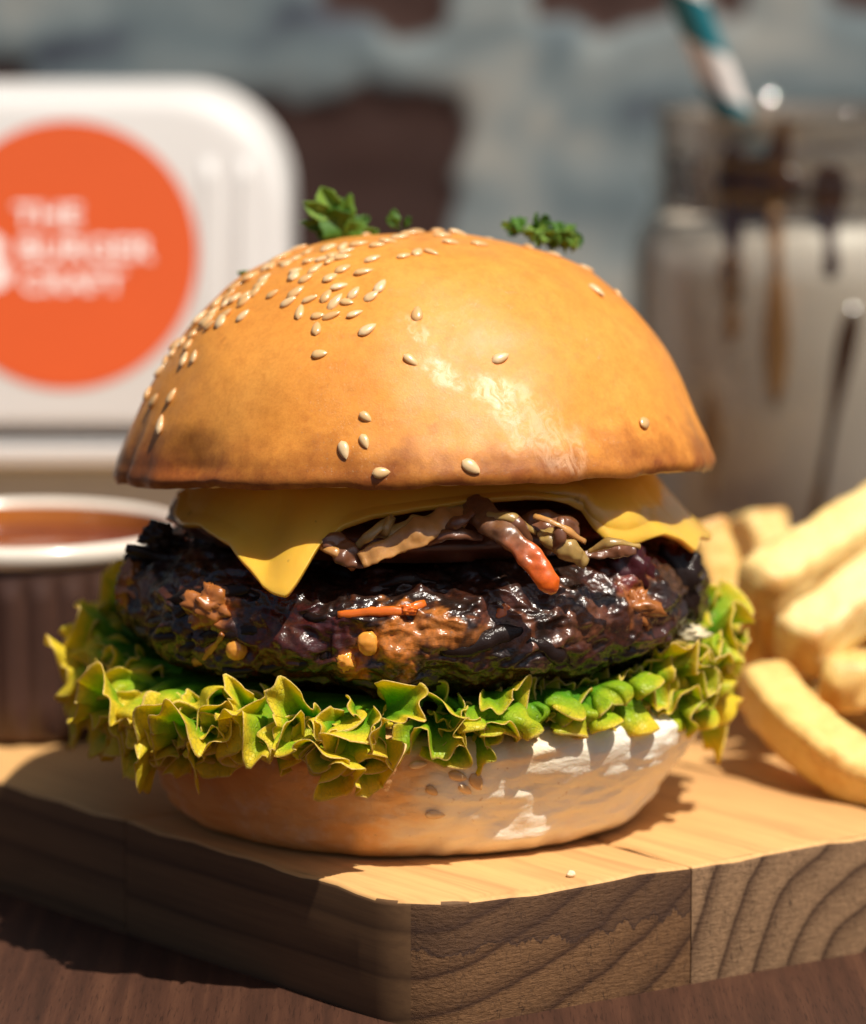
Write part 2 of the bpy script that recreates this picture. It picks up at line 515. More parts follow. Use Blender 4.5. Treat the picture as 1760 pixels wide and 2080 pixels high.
def build_wall():
    WY = 41.0
    nx, nz = 300, 190
    X = np.linspace(-60, 60, nx)
    Z = np.linspace(-20, 75, nz)
    xx, zz = np.meshgrid(X, Z)
    x, z = xx.ravel(), zz.ravel()
    P = np.stack([x, z, x * 0], 1)
    wx = x + 1.0 * fbm(P * .35, 3, 21)
    wz = z + 0.7 * fbm(P * .35, 3, 22)
    peel = np.zeros(len(x))
    blot = .52 + .36 * fbm(P * np.array([.16, .3, 1]), 3, 30)
    def box(px0, py0, px1, py1, soft=.5):
        a, b = onY(px0, py1, WY), onY(px1, py0, WY)
        d = np.maximum(np.maximum(a[0] - wx, wx - b[0]), np.maximum(a[2] - wz, wz - b[2]))
        return 1 - sstep(-soft, soft, d)
    for q in ((360, 185, 930, 700), (620, -300, 910, 60), (1100, -300, 1520, 50), (1700, -200, 2300, 20), (-300, 130, 60, 900)):
        peel = np.maximum(peel, box(*q))
    peel = np.maximum(peel, .0)
    far = sstep(.33, .42, fbm(P * np.array([.10, .16, 1]) + 7.3, 4, 40))
    a, b = onY(-60, 1000, WY), onY(1820, -60, WY)
    outside = sstep(0, 3, np.maximum(np.maximum(a[0] - x, x - b[0]), np.maximum(a[2] - z, z - b[2])))
    peel = np.maximum(peel, far * outside)
    for (px0, py0, px1, py1, v) in ((120, 50, 800, 125, -.40), (150, 60, 260, 110, -.35), (560, 30, 700, 60, -.3), (900, 60, 1180, 100, -.28), (1105, 85, 1185, 165, -.40), (1180, 200, 1330, 255, -.5),
                                    (890, 170, 1010, 330, .30), (930, 0, 1120, 55, .3), (1110, 280, 1180, 430, -.28), (0, 0, 120, 110, .22), (520, 140, 900, 170, -.15), (1080, 200, 1180, 300, .22), (1500, 60, 1760, 170, .2), (1690, 0, 1800, 90, -.35), (620, 240, 690, 330, .0), (940, 380, 1010, 430, -.3)):
        blot = blot + v * box(px0, py0, px1, py1, .8)
    Y = WY + .25 * sstep(.3, .7, peel) + .05 * fbm(P * .8, 2, 50)
    V = np.stack([x, Y, z], 1)
    n = len(V)
    Vb = np.array([(-75, WY + 3, -20), (75, WY + 3, -20), (75, WY + 3, 75), (-75, WY + 3, 75)])
    F = grid_faces(nx, nz) + [[n, n + 3, n + 2, n + 1]]
    V = np.vstack([V, Vb])
    o = put("wall", mesh("wall", V, F, m_wall(), attrs={'peel': np.r_[peel, [0] * 4], 'blot': np.r_[blot, [.5] * 4]}))
    struct(o)
build_wall()

# ------------------------------------------------------------------ serving board of glued planks
pl0, pl1 = onZ(0, 1590, 0), onZ(700, 1803, 0)
pr0, pr1 = onZ(1050, 1818, 0), onZ(1760, 1700, 0)
du, dv = pl0 - pl1, pr1 - pr0
A = np.array([[du[0], -dv[0]], [du[1], -dv[1]]])
sol = np.linalg.solve(A, (pr0 - pl1)[:2])
corner = pl1 + du * sol[0]
ang_u = math.atan2(du[1], du[0])
u_ax = np.array([math.cos(ang_u), math.sin(ang_u)])
v_ax = np.array([-u_ax[1], u_ax[0]])
if v_ax @ dv[:2] < 0:
    v_ax = -v_ax
dvn = dv[:2] / np.linalg.norm(dv[:2])
shear = (dvn @ u_ax) / (dvn @ v_ax)        # the end is cut a few degrees off square
def uv_of(P):
    d = np.asarray(P[:2]) - corner[:2]
    v = d @ v_ax
    return d @ u_ax - shear * v, v
seam_v = uv_of(onZ(1400, 1757, 0))[1]
groove_u = uv_of(onZ(285, 1662, 0))[0]
board = empty("serving_board", (corner[0], corner[1], TZ), "thick pale pine serving board with sawn end grain under the burger", "board")
B_TOP = -TZ
side = 1.0 if (v_ax @ np.array([-u_ax[1], u_ax[0]])) > 0 else -1.0
board.rotation_euler = (0, 0, ang_u)
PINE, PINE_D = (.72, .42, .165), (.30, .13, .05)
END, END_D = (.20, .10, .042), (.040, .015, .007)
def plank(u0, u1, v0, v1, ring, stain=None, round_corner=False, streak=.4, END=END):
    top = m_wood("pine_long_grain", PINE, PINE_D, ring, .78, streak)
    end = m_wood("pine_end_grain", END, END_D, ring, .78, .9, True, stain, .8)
    sidem = m_wood("pine_dark_side", (.17, .09, .04), (.036, .016, .008), ring, .78, .6, rough=.75)  # side faces get a darker pine than the top
    g = .012
    poly = [(u0 + g, v0 + g), (u1 - g, v0 + g), (u1 - g, v1 - g), (u0 + g, v1 - g)]
    if round_corner:
        r, arc = 1.25, []
        for k in range(9):
            a = math.pi + (math.pi / 2) * k / 8
            arc.append((u0 + g + r + r * math.cos(a), v0 + g + r + r * math.sin(a)))
        poly = arc + poly[1:]
    bm = bmesh.new()
    # cross-grain subdivisions keep long edges a little uneven
    pts = []
    for k, p in enumerate(poly):
        q = poly[(k + 1) % len(poly)]
        L = math.dist(p, q)
        m = max(1, int(L / .5))
        for j in range(m):
            s = j / m
            pts.append((p[0] + (q[0] - p[0]) * s, p[1] + (q[1] - p[1]) * s))
    if side < 0:
        pass
    lo, hi = [], []
    for (u, v) in pts:
        x, y = u + shear * v, v * side
        wv = .026 * math.sin(3.1 * u + 1.7 * v) + .012 * math.sin(7.3 * v - 2 * u)
        lo.append(bm.verts.new((x * S, y * S, .0)))
        hi.append(bm.verts.new((x * S, y * S, (B_TOP + wv) * S)))
    n = len(pts)
    ft = bm.faces.new(hi)
    bm.faces.new(lo[::-1])
    for k in range(n):
        bm.faces.new((lo[k], lo[(k + 1) % n], hi[(k + 1) % n], hi[k]))
    bmesh.ops.recalc_face_normals(bm, faces=bm.faces)
    edges = [e for e in bm.edges if ft in e.link_faces]
    bmesh.ops.bevel(bm, geom=edges, offset=.10 * S, segments=3, affect='EDGES', profile=.5)
    bm.normal_update()
    end_n = Vector((-1, side * shear, 0)).normalized() if True else None
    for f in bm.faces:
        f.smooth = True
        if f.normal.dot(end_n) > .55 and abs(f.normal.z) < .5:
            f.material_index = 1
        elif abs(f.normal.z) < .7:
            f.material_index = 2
    me = bpy.data.meshes.new("plank")
    bm.to_mesh(me)
    bm.free()
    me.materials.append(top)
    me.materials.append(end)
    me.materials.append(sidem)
    for e in me.edges:
        pass
    me.set_sharp_from_angle(angle=R_(35))
    return put("plank", me, board)
sv = seam_v
plank(0, groove_u, 0, sv, (-1.5 * side, 10.0), ((2, 2.05), (.048, .023, .014)), True)
plank(groove_u, 34, 0, sv, (sv * .3 * side, -9.0))
plank(0, 34, sv, sv + 5.6, ((sv + 4.4) * side, -.6), None, False, .3, (.32, .19, .10))
plank(0, 34, sv + 5.6, sv + 11, ((sv + 9) * side, 6.0), None, False, .35)

# ------------------------------------------------------------------ burger: heel of the bun
BX = -0.4
def build_heel():
    base = (BX, 0, 0)
    zs = [0, 0.02, .12, .35, .7, 1.1, 1.5, 1.9, 2.2, 2.4, 2.48]
    rs = [3.0, 3.8, 4.15, 4.4, 4.6, 4.78, 4.95, 5.05, 5.02, 4.8, 4.5]
    d = np.r_[0, np.cumsum(np.hypot(np.diff(zs), np.diff(rs)))]
    t = np.linspace(0, d[-1], 90)
    pr, pz = spline(d, rs, t), spline(d, zs, t)
    n = 260
    ph = np.linspace(0, 2 * math.pi, n, endpoint=False)
    R, PH = np.meshgrid(pr, ph, indexing='ij')
    Z = np.repeat(pz[:, None], n, 1)
    P = np.stack([R * np.cos(PH), R * np.sin(PH), Z], 2).reshape(-1, 3)
    amp = sstep(0, .5, P[:, 2]) * .8 + .2
    d1 = .12 * fbm(P * .45, 2, 3) + .05 * fbm(P * np.array([1.1, 1.1, 2.2]), 3, 5) + .018 * fbm(P * 4, 3, 6)
    er = P[:, :2] / np.linalg.norm(P[:, :2], axis=1)[:, None]
    P[:, :2] += er * (d1 * amp)[:, None]
    P[:, 0] *= 1 + .075 * sstep(-1, 4, P[:, 0]) * sstep(.5, 1.9, P[:, 2])
    tear = sstep(-.5, 2.5, P[:, 0]) * sstep(.1, .5, P[:, 2])
    P[:, :2] += er * (.05 * tear * (1 - 2 * np.abs(noise(P * np.array([.9, .9, 2.4]) + 5, 31))) + .025 * tear * fbm(P * 3, 3, 33))[:, None]
    # pinched folds at the front right where the dough was turned under
    for (a0, s, w_) in ((-82, .9, .05), (-74, .8, .06), (-50, .5, .05), (-104, .5, .05)):
        a = np.arctan2(P[:, 1], P[:, 0])
        k = np.exp(-((a - R_(a0) - .10 * (P[:, 2] - .8)) / w_) ** 2) * np.exp(-((P[:, 2] - .35) / .45) ** 2)
        P[:, :2] -= er * (.14 * s * k)[:, None]
    P[:, 2] = np.maximum(P[:, 2] + .05 * noise(P * .9, 9) * sstep(3.9, 4.2, np.linalg.norm(P[:, :2], axis=1)) * (P[:, 2] < .3), .004)
    top = len(P)
    V = np.vstack([P, [[0, 0, 2.5], [0, 0, .004]]])
    F = grid_faces(n, 90, True)
    F += [[89 * n + i, 89 * n + (i + 1) % n, top] for i in range(n)] + [[(i + 1) % n, i, top + 1] for i in range(n)]
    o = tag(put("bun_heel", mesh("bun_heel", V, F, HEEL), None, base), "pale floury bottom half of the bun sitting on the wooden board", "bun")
    return o, V + np.array(base), F
heel, heelV, heelF = build_heel()
heel_bvh = BVHTree.FromPolygons([Vector(v) for v in heelV], heelF)

# ------------------------------------------------------------------ seeds
def seed_mesh(k):
    r = random.Random(50 + k)
    L, W, H = .17 * r.uniform(.85, 1.12), .102 * r.uniform(.82, 1.12), .052
    V, n, m = [], 10, 8
    for j in range(m + 1):
        t = j / m
        x = -L + 2 * L * t
        f = math.sin(math.pi * t ** .75) ** .62 if 0 < t < 1 else 0
        for i in range(n):
            a = 2 * math.pi * i / n
            V.append((x, W * f * math.cos(a), H * f * math.sin(a)))
    return mesh("sesame_seed", V, grid_faces(n, m + 1, True), SEED)
SEEDS = [seed_mesh(k) for k in range(4)]
def add_seed(bvh, parent, base, origin, d, roll, sink=.35):
    hit, nrm, _, _ = bvh.ray_cast(Vector(origin), Vector(d))
    if hit is None:
        return False
    if nrm.dot(Vector(d)) > 0:
        nrm = -nrm
    view_r = Vector((1, 0, 0))
    t = (view_r - nrm * view_r.dot(nrm)).normalized()
    b = nrm.cross(t)
    x = t * math.cos(roll) + b * math.sin(roll)
    y = nrm.cross(x)
    x = (x + nrm * random.uniform(-.18, .18)).normalized()
    y = nrm.cross(x).normalized()
    nz = x.cross(y)
    o = bpy.data.objects.new("sesame_seed", random.choice(SEEDS))
    COL.objects.link(o)
    o.parent = parent
    M = Matrix((x, y, nz)).transposed().to_4x4()
    M = M @ Matrix.Scale(random.uniform(.82, 1.15), 4)
    M.translation = (hit + nz * (.052 * (1 - sink * 2) + .003) - Vector(base)) * S
    o.matrix_local = M
    return True

# ------------------------------------------------------------------ burger: crown of the bun
def build_crown():
    rs = [0, .8, 1.55, 2.35, 3.0, 3.75, 4.47, 4.90, 5.24, 5.44, 5.50, 5.46]
    zs = [4.42, 4.40, 4.28, 4.05, 3.76, 3.18, 2.38, 1.66, .90, .40, .08, .0]
    d = np.r_[0, np.cumsum(np.hypot(np.diff(zs), np.diff(rs)))]
    m, n = 170, 420
    t = np.linspace(0, d[-1], m)
    pr, pz = np.maximum(spline(d, rs, t), .012), spline(d, zs, t)
    ph = np.linspace(0, 2 * math.pi, n, endpoint=False)
    R, PH = np.meshgrid(pr, ph, indexing='ij')
    Z = np.repeat(pz[:, None], n, 1)
    P = np.stack([R * np.cos(PH), R * np.sin(PH), Z], 2).reshape(-1, 3)
    N = np.stack([P[:, 0] / 30, P[:, 1] / 30, np.maximum(P[:, 2], .0) / 23], 1)
    N /= np.linalg.norm(N, axis=1)[:, None]
    bake_shade = (1 - sstep(.05, 1.4, P[:, 2])) * .52 + (1 - sstep(.3, 3.0, P[:, 2])) * .28
    dsp = .08 * fbm(P * .34, 2, 11) + .010 * fbm(P * 1.3, 2, 12) + .003 * fbm(P * 5, 2, 13)
    a = np.degrees(np.arctan2(P[:, 1], P[:, 0])) % 360
    def fold(a0, w_, depth, z0=0.0, z1=1.6, lean=0.0):
        da = (a - a0 - lean * P[:, 2] + 180) % 360 - 180
        return -depth * np.exp(-(da / w_) ** 2) * (1 - sstep(z0, z1, P[:, 2]))
    dsp += fold(196, 3.2, .16, .1, 1.7, 3) + fold(206, 4, .10, .1, 1.3, 3) + fold(222, 8, .20, .25, 1.2) + fold(345, 3, .05, .1, 1.5) + fold(318, 3, .05, .0, .8) + fold(255, 5, .07, 0, .9)
    dsp += .10 * np.exp(-((((a - 222 + 180) % 360) - 180) / 11) ** 2) * np.exp(-((P[:, 2] - .12) / .16) ** 2)
    dsp += .04 * n1(a / 7.0, 4) * np.exp(-(P[:, 2] / .35) ** 2)
    bake_shade = bake_shade + .35 * np.exp(-((((a - 212 + 180) % 360) - 180) / 16) ** 2) * (1 - sstep(.2, 1.7, P[:, 2])) + .12 * n1(a / 9.0, 21) * (1 - sstep(.1, 1.2, P[:, 2]))  # fold shade painted in at the lower left, then uneven browning
    P = P + N * dsp[:, None]
    low = np.exp(-(P[:, 2] / .25) ** 2)
    P[:, 2] += low * (.06 * n1(a / 11.0, 8) + .03 * n1(a / 3.5, 9))
    # cut face
    k = [5.3, 5.0, 4.2, 2.8, 1.2, .02]
    cz = [.02, .10, .14, .16, .16, .16]
    C = np.array([(r * math.cos(p), r * math.sin(p), z) for r, z in zip(k, cz) for p in ph])
    C[:, 2] += .05 * fbm(C * 1.2, 3, 17)
    first = P[-n:].copy()
    C = np.vstack([first, C])
    rot = (Matrix.Rotation(R_(-1.5), 3, 'Y') @ Matrix.Rotation(R_(-6.2), 3, 'X'))
    rot = np.array(rot)
    off = np.array([BX + .08, 0.0, 6.30])
    P, C = P @ rot.T + off, C @ rot.T + off
    base = off
    root = empty("sesame_bun", base, "golden domed top half of the bun sprinkled with sesame seeds", "bun")
    F = grid_faces(n, m, True, True)
    F = [f[::-1] for f in F] if False else F
    g = np.zeros(len(P))  # mask of the highlight painted on the front of the dome
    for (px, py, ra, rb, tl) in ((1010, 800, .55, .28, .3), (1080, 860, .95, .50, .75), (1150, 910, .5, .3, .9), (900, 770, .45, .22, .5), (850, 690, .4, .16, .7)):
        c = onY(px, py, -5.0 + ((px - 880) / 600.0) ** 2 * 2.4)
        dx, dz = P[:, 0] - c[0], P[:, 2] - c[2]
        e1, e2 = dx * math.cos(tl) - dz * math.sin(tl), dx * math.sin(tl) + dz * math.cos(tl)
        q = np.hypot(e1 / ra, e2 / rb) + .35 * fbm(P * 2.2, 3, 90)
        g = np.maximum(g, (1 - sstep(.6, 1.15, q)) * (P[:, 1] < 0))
    part("crust", P, F, CRUST, root, base, attrs={'bake_shade': bake_shade, 'painted_sheen': g})
    part("crumb", C, grid_faces(n, 7, True, True), CRUMB, root, base)
    return root, base, P, F
crown, cbase, crownV, crownF = build_crown()
bvh = BVHTree.FromPolygons([Vector(v) for v in crownV], crownF)

z1 = [(1130,905,0),(1595,935,-40),(1365,1225,-40),(1360,1350,-70),(1255,1395,-75),(1445,1510,5),(1115,775,85),(1120,710,0),(1190,710,10),(1030,690,80),(970,640,15),(1080,625,10),(1165,610,60),(1000,505,80),
      (1250,470,30),(1185,515,40),(1355,485,10),(1395,610,30),(1305,595,50),(1310,700,25),(1375,780,35),(1230,560,20),(1245,410,0),(1330,345,5),(1320,295,0),(1490,255,8),(1560,405,20),(1630,385,70),(1700,385,-30),
      (1425,350,0),(1180,360,0),(1080,430,20),(1070,385,30),(960,400,60),(1020,370,0),(910,425,10),(945,440,30),(740,710,30),(560,740,25),(660,640,60),(700,620,40),(750,610,30),(800,590,30),(830,550,35),(780,510,30),
      (850,520,30),(590,690,40),(610,640,50),(490,800,50),(450,760,40),(520,720,30),(430,840,60),(400,860,50),(380,900,60),(440,930,70),(490,920,60),(345,940,60),(300,980,70),(275,1030,60),(285,1145,10),(375,1120,45),
      (318,1265,80),(330,900,60),(460,860,45),(1590,290,0),(870,460,40),(890,600,10),(1010,590,30),(1060,520,20),(1110,470,40),(1210,640,50),(1270,640,-20),(1150,420,0),(1400,420,20),(1440,560,60),(1480,330,10),(1540,310,0),(1270,380,15)]
z2 = [(120,700,85),(545,925,30),(85,935,-35),(395,1480,-35),(1280,1255,40),(690,360,-50),(820,400,-40),(930,425,-35),(1030,480,-40),(1035,580,-40),(1145,600,-45),(200,255,0),(290,335,10),(440,345,30),(480,310,-30),(380,240,0),(550,285,-20),(410,290,-10),(330,290,20),(250,300,10)]
for (x, y, r) in z1:
    add_seed(bvh, crown, cbase, CAM, ray(x / 2.514 + 200, y / 2.514 + 360), R_(r))
for (x, y, r) in z2:
    add_seed(bvh, crown, cbase, CAM, ray(x / 2.514 + 800, y / 2.514 + 360), R_(r))
for k in range(46):                                         # the rest of the sprinkle, over the top and down the far side
    p, r = random.uniform(0, 2 * math.pi), 3.9 * math.sqrt(random.random())
    X, Y = cbase[0] + r * math.cos(p) - .6, r * math.sin(p) + 1.6
    if Y < .6:
        continue
    add_seed(bvh, crown, cbase, (X, Y, 20), (0, 0, -1), random.uniform(0, 6.3))
for k in range(26):                                         # thicker sprinkle along the left shoulder
    x, y = random.uniform(300, 700), random.uniform(0, 60)
    py = np.interp(x, [300, 345, 430, 520, 600, 700], [770, 690, 600, 540, 505, 470]) + 8 + y * (1.0 if x > 420 else .5)
    add_seed(bvh, crown, cbase, CAM, ray(x, py), R_(random.uniform(0, 70)))
for (x, y, r) in ((850, 1553, 5), (930, 1576, -20), (968, 1588, -60), (945, 1603, -50), (884, 1655, -10), (878, 1606, -40)):
    add_seed(heel_bvh, heel, (BX, 0, 0), CAM, ray(x, y), R_(r), .4)

# ------------------------------------------------------------------ burger: patty
PC, PR, PH_ = np.array([BX, 0, 4.18]), 5.30, 1.32
def build_patty():
    n, m = 900, 270
    a = np.linspace(-math.pi / 2, math.pi / 2, m)
    ph = np.linspace(0, 2 * math.pi, n, endpoint=False)
    e = 2 / 2.7
    ca, sa = np.cos(a), np.sin(a)
    r = PR * np.maximum(ca, 1e-3) ** e
    z = PH_ * np.sign(sa) * np.abs(sa) ** e
    Rr, PP = np.meshgrid(r, ph, indexing='ij')
    Z = np.repeat(z[:, None], n, 1)
    D = np.stack([np.cos(PP) * ca[:, None], np.sin(PP) * ca[:, None], np.repeat(sa[:, None], n, 1)], 2).reshape(-1, 3)
    P = np.stack([Rr * np.cos(PP), Rr * np.sin(PP), Z], 2).reshape(-1, 3)
    W = P + .35 * np.stack([fbm(P * .8, 2, 61), fbm(P * .8, 2, 62), fbm(P * .8, 2, 63)], 1)
    ridg = 1 - np.abs(noise(W * np.array([1.0, 1.0, 1.5]), 64)) * 2
    ridg2 = 1 - np.abs(noise(W * np.array([2.6, 2.6, 3.4]), 65)) * 2
    d = .20 * fbm(P * .5, 2, 60) + .10 * ridg + .05 * ridg2 + .06 * noise(W * np.array([3.2, 3.2, 4.2]), 66) + .03 * noise(P * 7.0, 67) + .012 * fbm(P * 14, 2, 68)
    d = d * (.55 + .45 * (1 - sstep(.8, 1.2, np.abs(P[:, 2]) / PH_)))
    P = P + D * d[:, None]
    V = P + PC
    # colours of the meat itself: char, browned patches, red glaze
    col = np.tile(np.array([.012, .0055, .0035]), (len(P), 1))
    gn = fbm(P * 1.6, 3, 70) + .55 * fbm(P * 5.5, 3, 72)
    bn = (.8 * sstep(.35, .75, fbm(P * 2.6, 4, 76)))[:, None]
    col[:] = col * (1 - bn) + np.array([.085, .026, .009]) * bn
    rd = (.8 * sstep(-.25, .5, fbm(P * 1.1, 3, 74)))[:, None]
    col[:] = col * (1 - rd) + np.array([.034, .0085, .0035]) * rd
    def patch(px, py, rad, c, k=.9, Y=None):
        X0 = onY(px, py, -4.9)
        rr = 5.3
        xr = np.clip(X0[0] - BX, -5.2, 5.2)
        X0 = onY(px, py, -math.sqrt(max(rr * rr - xr * xr, .2)))
        dd = np.linalg.norm((V - X0) * np.array([1, 1, 1.2]), axis=1) + .55 * rad * gn
        f = (k * (1 - sstep(rad * .45, rad, dd)))[:, None]
        col[:] = col * (1 - f) + np.array(c) * f
    for q in ((800, 1310, .80, (.36, .125, .018)), (880, 1290, .65, (.30, .11, .022)), (720, 1350, .45, (.36, .115, .014)), (1170, 1270, .8, (.085, .032, .016)), (1010, 1230, .45, (.06, .02, .012)),
              (560, 1350, .9, (.055, .006, .003)), (660, 1290, .7, (.030, .004, .004)), (430, 1290, .6, (.035, .010, .005)), (1300, 1210, .6, (.16, .055, .014)), (1270, 1160, .55, (.075, .008, .012)),
              (1390, 1170, .6, (.045, .022, .010)), (1100, 1340, .4, (.03, .012, .008)), (270, 1190, .5, (.10, .045, .018)), (970, 1300, .4, (.16, .06, .015)), (430, 1225, .5, (.26, .09, .018)), (1060, 1300, .5, (.09, .03, .012))):
        patch(*q)
    F = grid_faces(n, m, True)
    base = (BX, 0, 3.1)
    o = tag(solid("patty", V, F, PATTY, base, colors=col), "black glazed and charred burger patty between cheese and lettuce", "patty")
    return o, np.array(base), V, F
patty, pbase, pattyV, pattyF = build_patty()
pb = BVHTree.FromPolygons([Vector(v) for v in pattyV], pattyF)
def on_patty(px, py, lift=.05):
    h, nrm, _, _ = pb.ray_cast(Vector(CAM), Vector(ray(px, py)))
    if h is None:
        return onY(px, py, -2.0)
    return np.array(h) + np.array(nrm if nrm.y < 0 else -nrm) * lift
def blob(px, py, rx, rz, mat, name, lift=.0, jit=.25, seed=0, n=28, m=20, depth=.7):
    c = on_patty(px, py, lift)
    V = []
    for j in range(m + 1):
        th = math.pi * j / m
        for i in range(n):
            p = 2 * math.pi * i / n
            V.append((math.sin(th) * math.cos(p), math.sin(th) * math.sin(p), math.cos(th)))
    V = np.array(V)
    d = 1 + jit * fbm(V * 1.7 + seed, 3, seed) + jit * .4 * fbm(V * 5 + seed, 2, seed + 3)
    V = V * d[:, None] * np.array([rx, rx * depth, rz]) + c
    return part(name, V, grid_faces(n, m + 1, True), mat, patty, pbase)
def shred(pts, rad, mat, name, lift=.06, flat=.5, jit=.05, seed=1):
    P = curve3([on_patty(x, y, lift) for x, y in pts], 22)
    rr = rad * (np.sin(np.linspace(.25, math.pi - .25, 22)) ** .5)
    V, F = tube(P, rr, 12, flat, jit, seed, up=(0, -1, .3))
    return part(name, V, F, mat, patty, pbase)
blob(430, 1230, .42, .36, MEAT, "meat_chunk", -.06, .5, 3)
blob(482, 1316, .19, .19, KERNEL, "kernel", .06, .08, 4)
blob(752, 1305, .19, .21, KERNEL, "kernel", .06, .1, 5)
blob(705, 1345, .17, .15, KERNEL, "kernel", .0, .3, 6)
blob(1275, 1150, .46, .52, BERRY, "glazed_lump", -.12, .35, 7)
blob(1385, 1175, .42, .62, CHAR, "meat_chunk", -.2, .5, 8)
blob(1310, 1225, .35, .32, MEAT, "meat_chunk", -.2, .6, 9)
shred([(690, 1250), (760, 1247), (815, 1243), (862, 1228)], .09, PEPPER, "pepper_shred", .04, .5, .05, 2)
blob(828, 1240, .16, .10, PEPPER, "pepper_shred", .06, .3, 14)
shred([(395, 1345), (430, 1320), (455, 1285)], .09, MEAT, "onion_flake", .05, .4, .06, 3)
shred([(1010, 1255), (1030, 1230)], .10, PEPPER, "pepper_shred", .0, .5, .05, 12)
blob(315, 1085, .26, .22, CHAR, "meat_chunk", .1, .5, 15)
blob(345, 1120, .42, .28, CHAR, "meat_chunk", .05, .5, 16)
blob(300, 1135, .30, .22, CHAR, "meat_chunk", .05, .6, 17)
blob(262, 1185, .30, .32, MEAT, "meat_chunk", -.15, .7, 18)
blob(1395, 1290, .40, .14, MAYO, "sauce_smear", -.05, .6, 19)
rs_ = random.Random(5)
for k in range(16):
    x, y = rs_.uniform(330, 1370), rs_.uniform(1130, 1360)
    a = rs_.uniform(-.5, .5)
    L = rs_.uniform(40, 90)
    shred([(x - L * math.cos(a), y + L * math.sin(a)), (x, y + rs_.uniform(-12, 12)), (x + L * math.cos(a), y - L * math.sin(a))], rs_.uniform(.08, .15), CHAR, "meat_shred", -.02, .6, .08, 30 + k)

# ------------------------------------------------------------------ burger: cheese
CZ = [3.6, 4.2, 4.6, 5.0, 5.4, 5.8, 6.2, 6.6, 7.0]
CR = [5.56, 5.58, 5.52, 5.38, 5.12, 4.80, 4.50, 4.25, 4.0]
def rc(z):
    return np.interp(z, CZ, CR)
def build_cheese():
    edge = [(395,1078),(440,1094),(475,1112),(515,1160),(545,1195),(570,1206),(597,1212),(618,1182),(655,1112),(700,1076),(760,1054),(840,1040),(960,1022),(1060,1014),(1145,1016),(1178,1032),(1200,1070),(1228,1098),(1260,1106),(1300,1096),(1340,1090),(1375,1102),(1405,1125)]
    fz = []
    for px, py in edge:
        r = 5.0
        for _ in range(12):
            x0 = (px - 880) * (77 - r * .8) / FPX - BX
            x0 = max(-r * .985, min(r * .985, x0))
            Y = -math.sqrt(r * r - x0 * x0)
            Q = onY(px, py, Y)
            r = .5 * r + .5 * float(rc(Q[2]))
        fz.append((math.degrees(math.atan2(Q[0] - BX, -Q[1])), Q[2]))
    fz.sort()
    fa, fzv = zip(*fz)
    n, m = 720, 60
    phi = np.linspace(-180, 180, n, endpoint=False)
    back = 5.75 + .3 * n1(phi / 23.0, 3) - .5 * (phi > 0)
    inside = (phi > fa[0]) & (phi < fa[-1])
    zl = np.where(inside, np.interp(phi, fa, fzv), back)
    ends = sstep(0, 14, np.minimum(np.abs(phi - fa[0]), np.abs(phi - fa[-1])))
    zl = np.where(inside, zl, (1 - ends) * np.where(phi < 0, fzv[0], fzv[-1]) + ends * back)
    ztop = 6.55 + .25 * np.cos(np.radians(phi)) - .12 * np.exp(-((phi + 55) / 25) ** 2)
    t = np.linspace(0, 1, m)
    V = []
    pr = np.radians(phi)
    r_in = 2.6
    for tt in t:
        if tt < .25:
            k = tt / .25
            rr = r_in + (rc(ztop) - .1 - r_in) * k
            z = ztop - .05 * k * k
        else:
            k = (tt - .25) / .75
            z = ztop - .05 + (zl - ztop + .05) * k
            rr = rc(z) - .1 * (1 - k)
            fold_ = .50 * np.exp(-((phi + 21) / 5.5) ** 2) * k * (1.1 - .6 * k) - .34 * np.exp(-((phi + 31) / 5) ** 2) * k * (1 - k) * 2 - .28 * np.exp(-((phi + 13) / 4) ** 2) * k * (1.2 - k)
            lobe = .42 * np.exp(-((phi - 48) / 13) ** 2) * np.sin(min(1, k * 1.0) * math.pi)
            rr = rr + fold_ + lobe + .05 * n1(phi / 9.0 + tt, 6) * k
            rr = rr + .12 * sstep(.75, 1, k) * (1 - np.exp(-((phi + 21) / 9) ** 2))
        rr = rr * (1 - .13 * sstep(-32, -75, phi) * (phi > -150) )
        V.append(np.stack([BX + rr * np.sin(pr), -rr * np.cos(pr), z + 0 * rr], 1))
    V = np.vstack(V)
    F = grid_faces(n, m, True)
    o = tag(solid("cheese_slice", V, F, CHEESE, (BX, 0, 6.0)), "melted yellow cheese slice dripping over the front of the patty", "cheese")
    md = o.modifiers.new("thickness", 'SOLIDIFY')
    md.thickness, md.offset = .11 * S, -1.0
    md2 = o.modifiers.new("round", 'SUBSURF')
    md2.levels = md2.render_levels = 1
build_cheese()

# ------------------------------------------------------------------ burger: onions under the cheese
def strip(pts, rad, mat, label, flat=.26, seed=0, taper=True, jit=.09, name="onion_strip", cat="onion", group="fried onion pieces under the cheese"):
    P = curve3([onY(*p) for p in pts], 30)
    rr = rad * (np.sin(np.linspace(.22, math.pi - .22, 30)) ** .4 if taper else np.ones(30))
    rr = rr * (1 + .18 * n1(np.linspace(0, 2, 30) + seed * 3.1, seed))
    V, F = tube(P, rr, 24, flat, jit, seed, up=(0, -.8, .6))
    V += .04 * np.stack([noise(V * 4, 1), noise(V * 4, 2), noise(V * 4, 3)], 1)
    return tag(solid(name, V, F, mat, P[0]), label, cat, group)
strip([(735, 1142, -5.0), (775, 1118, -5.0), (850, 1085, -4.95), (955, 1040, -4.4)], .25, ONION, "tan caramelised onion strip rising from the cheese drip towards the orange pepper", .30, 3)
strip([(745, 1092, -4.75), (830, 1072, -4.8), (950, 1030, -4.3)], .15, ONION_PALE, "thin amber onion strand along the top of the tan strip, under the cheese edge", .4, 13)
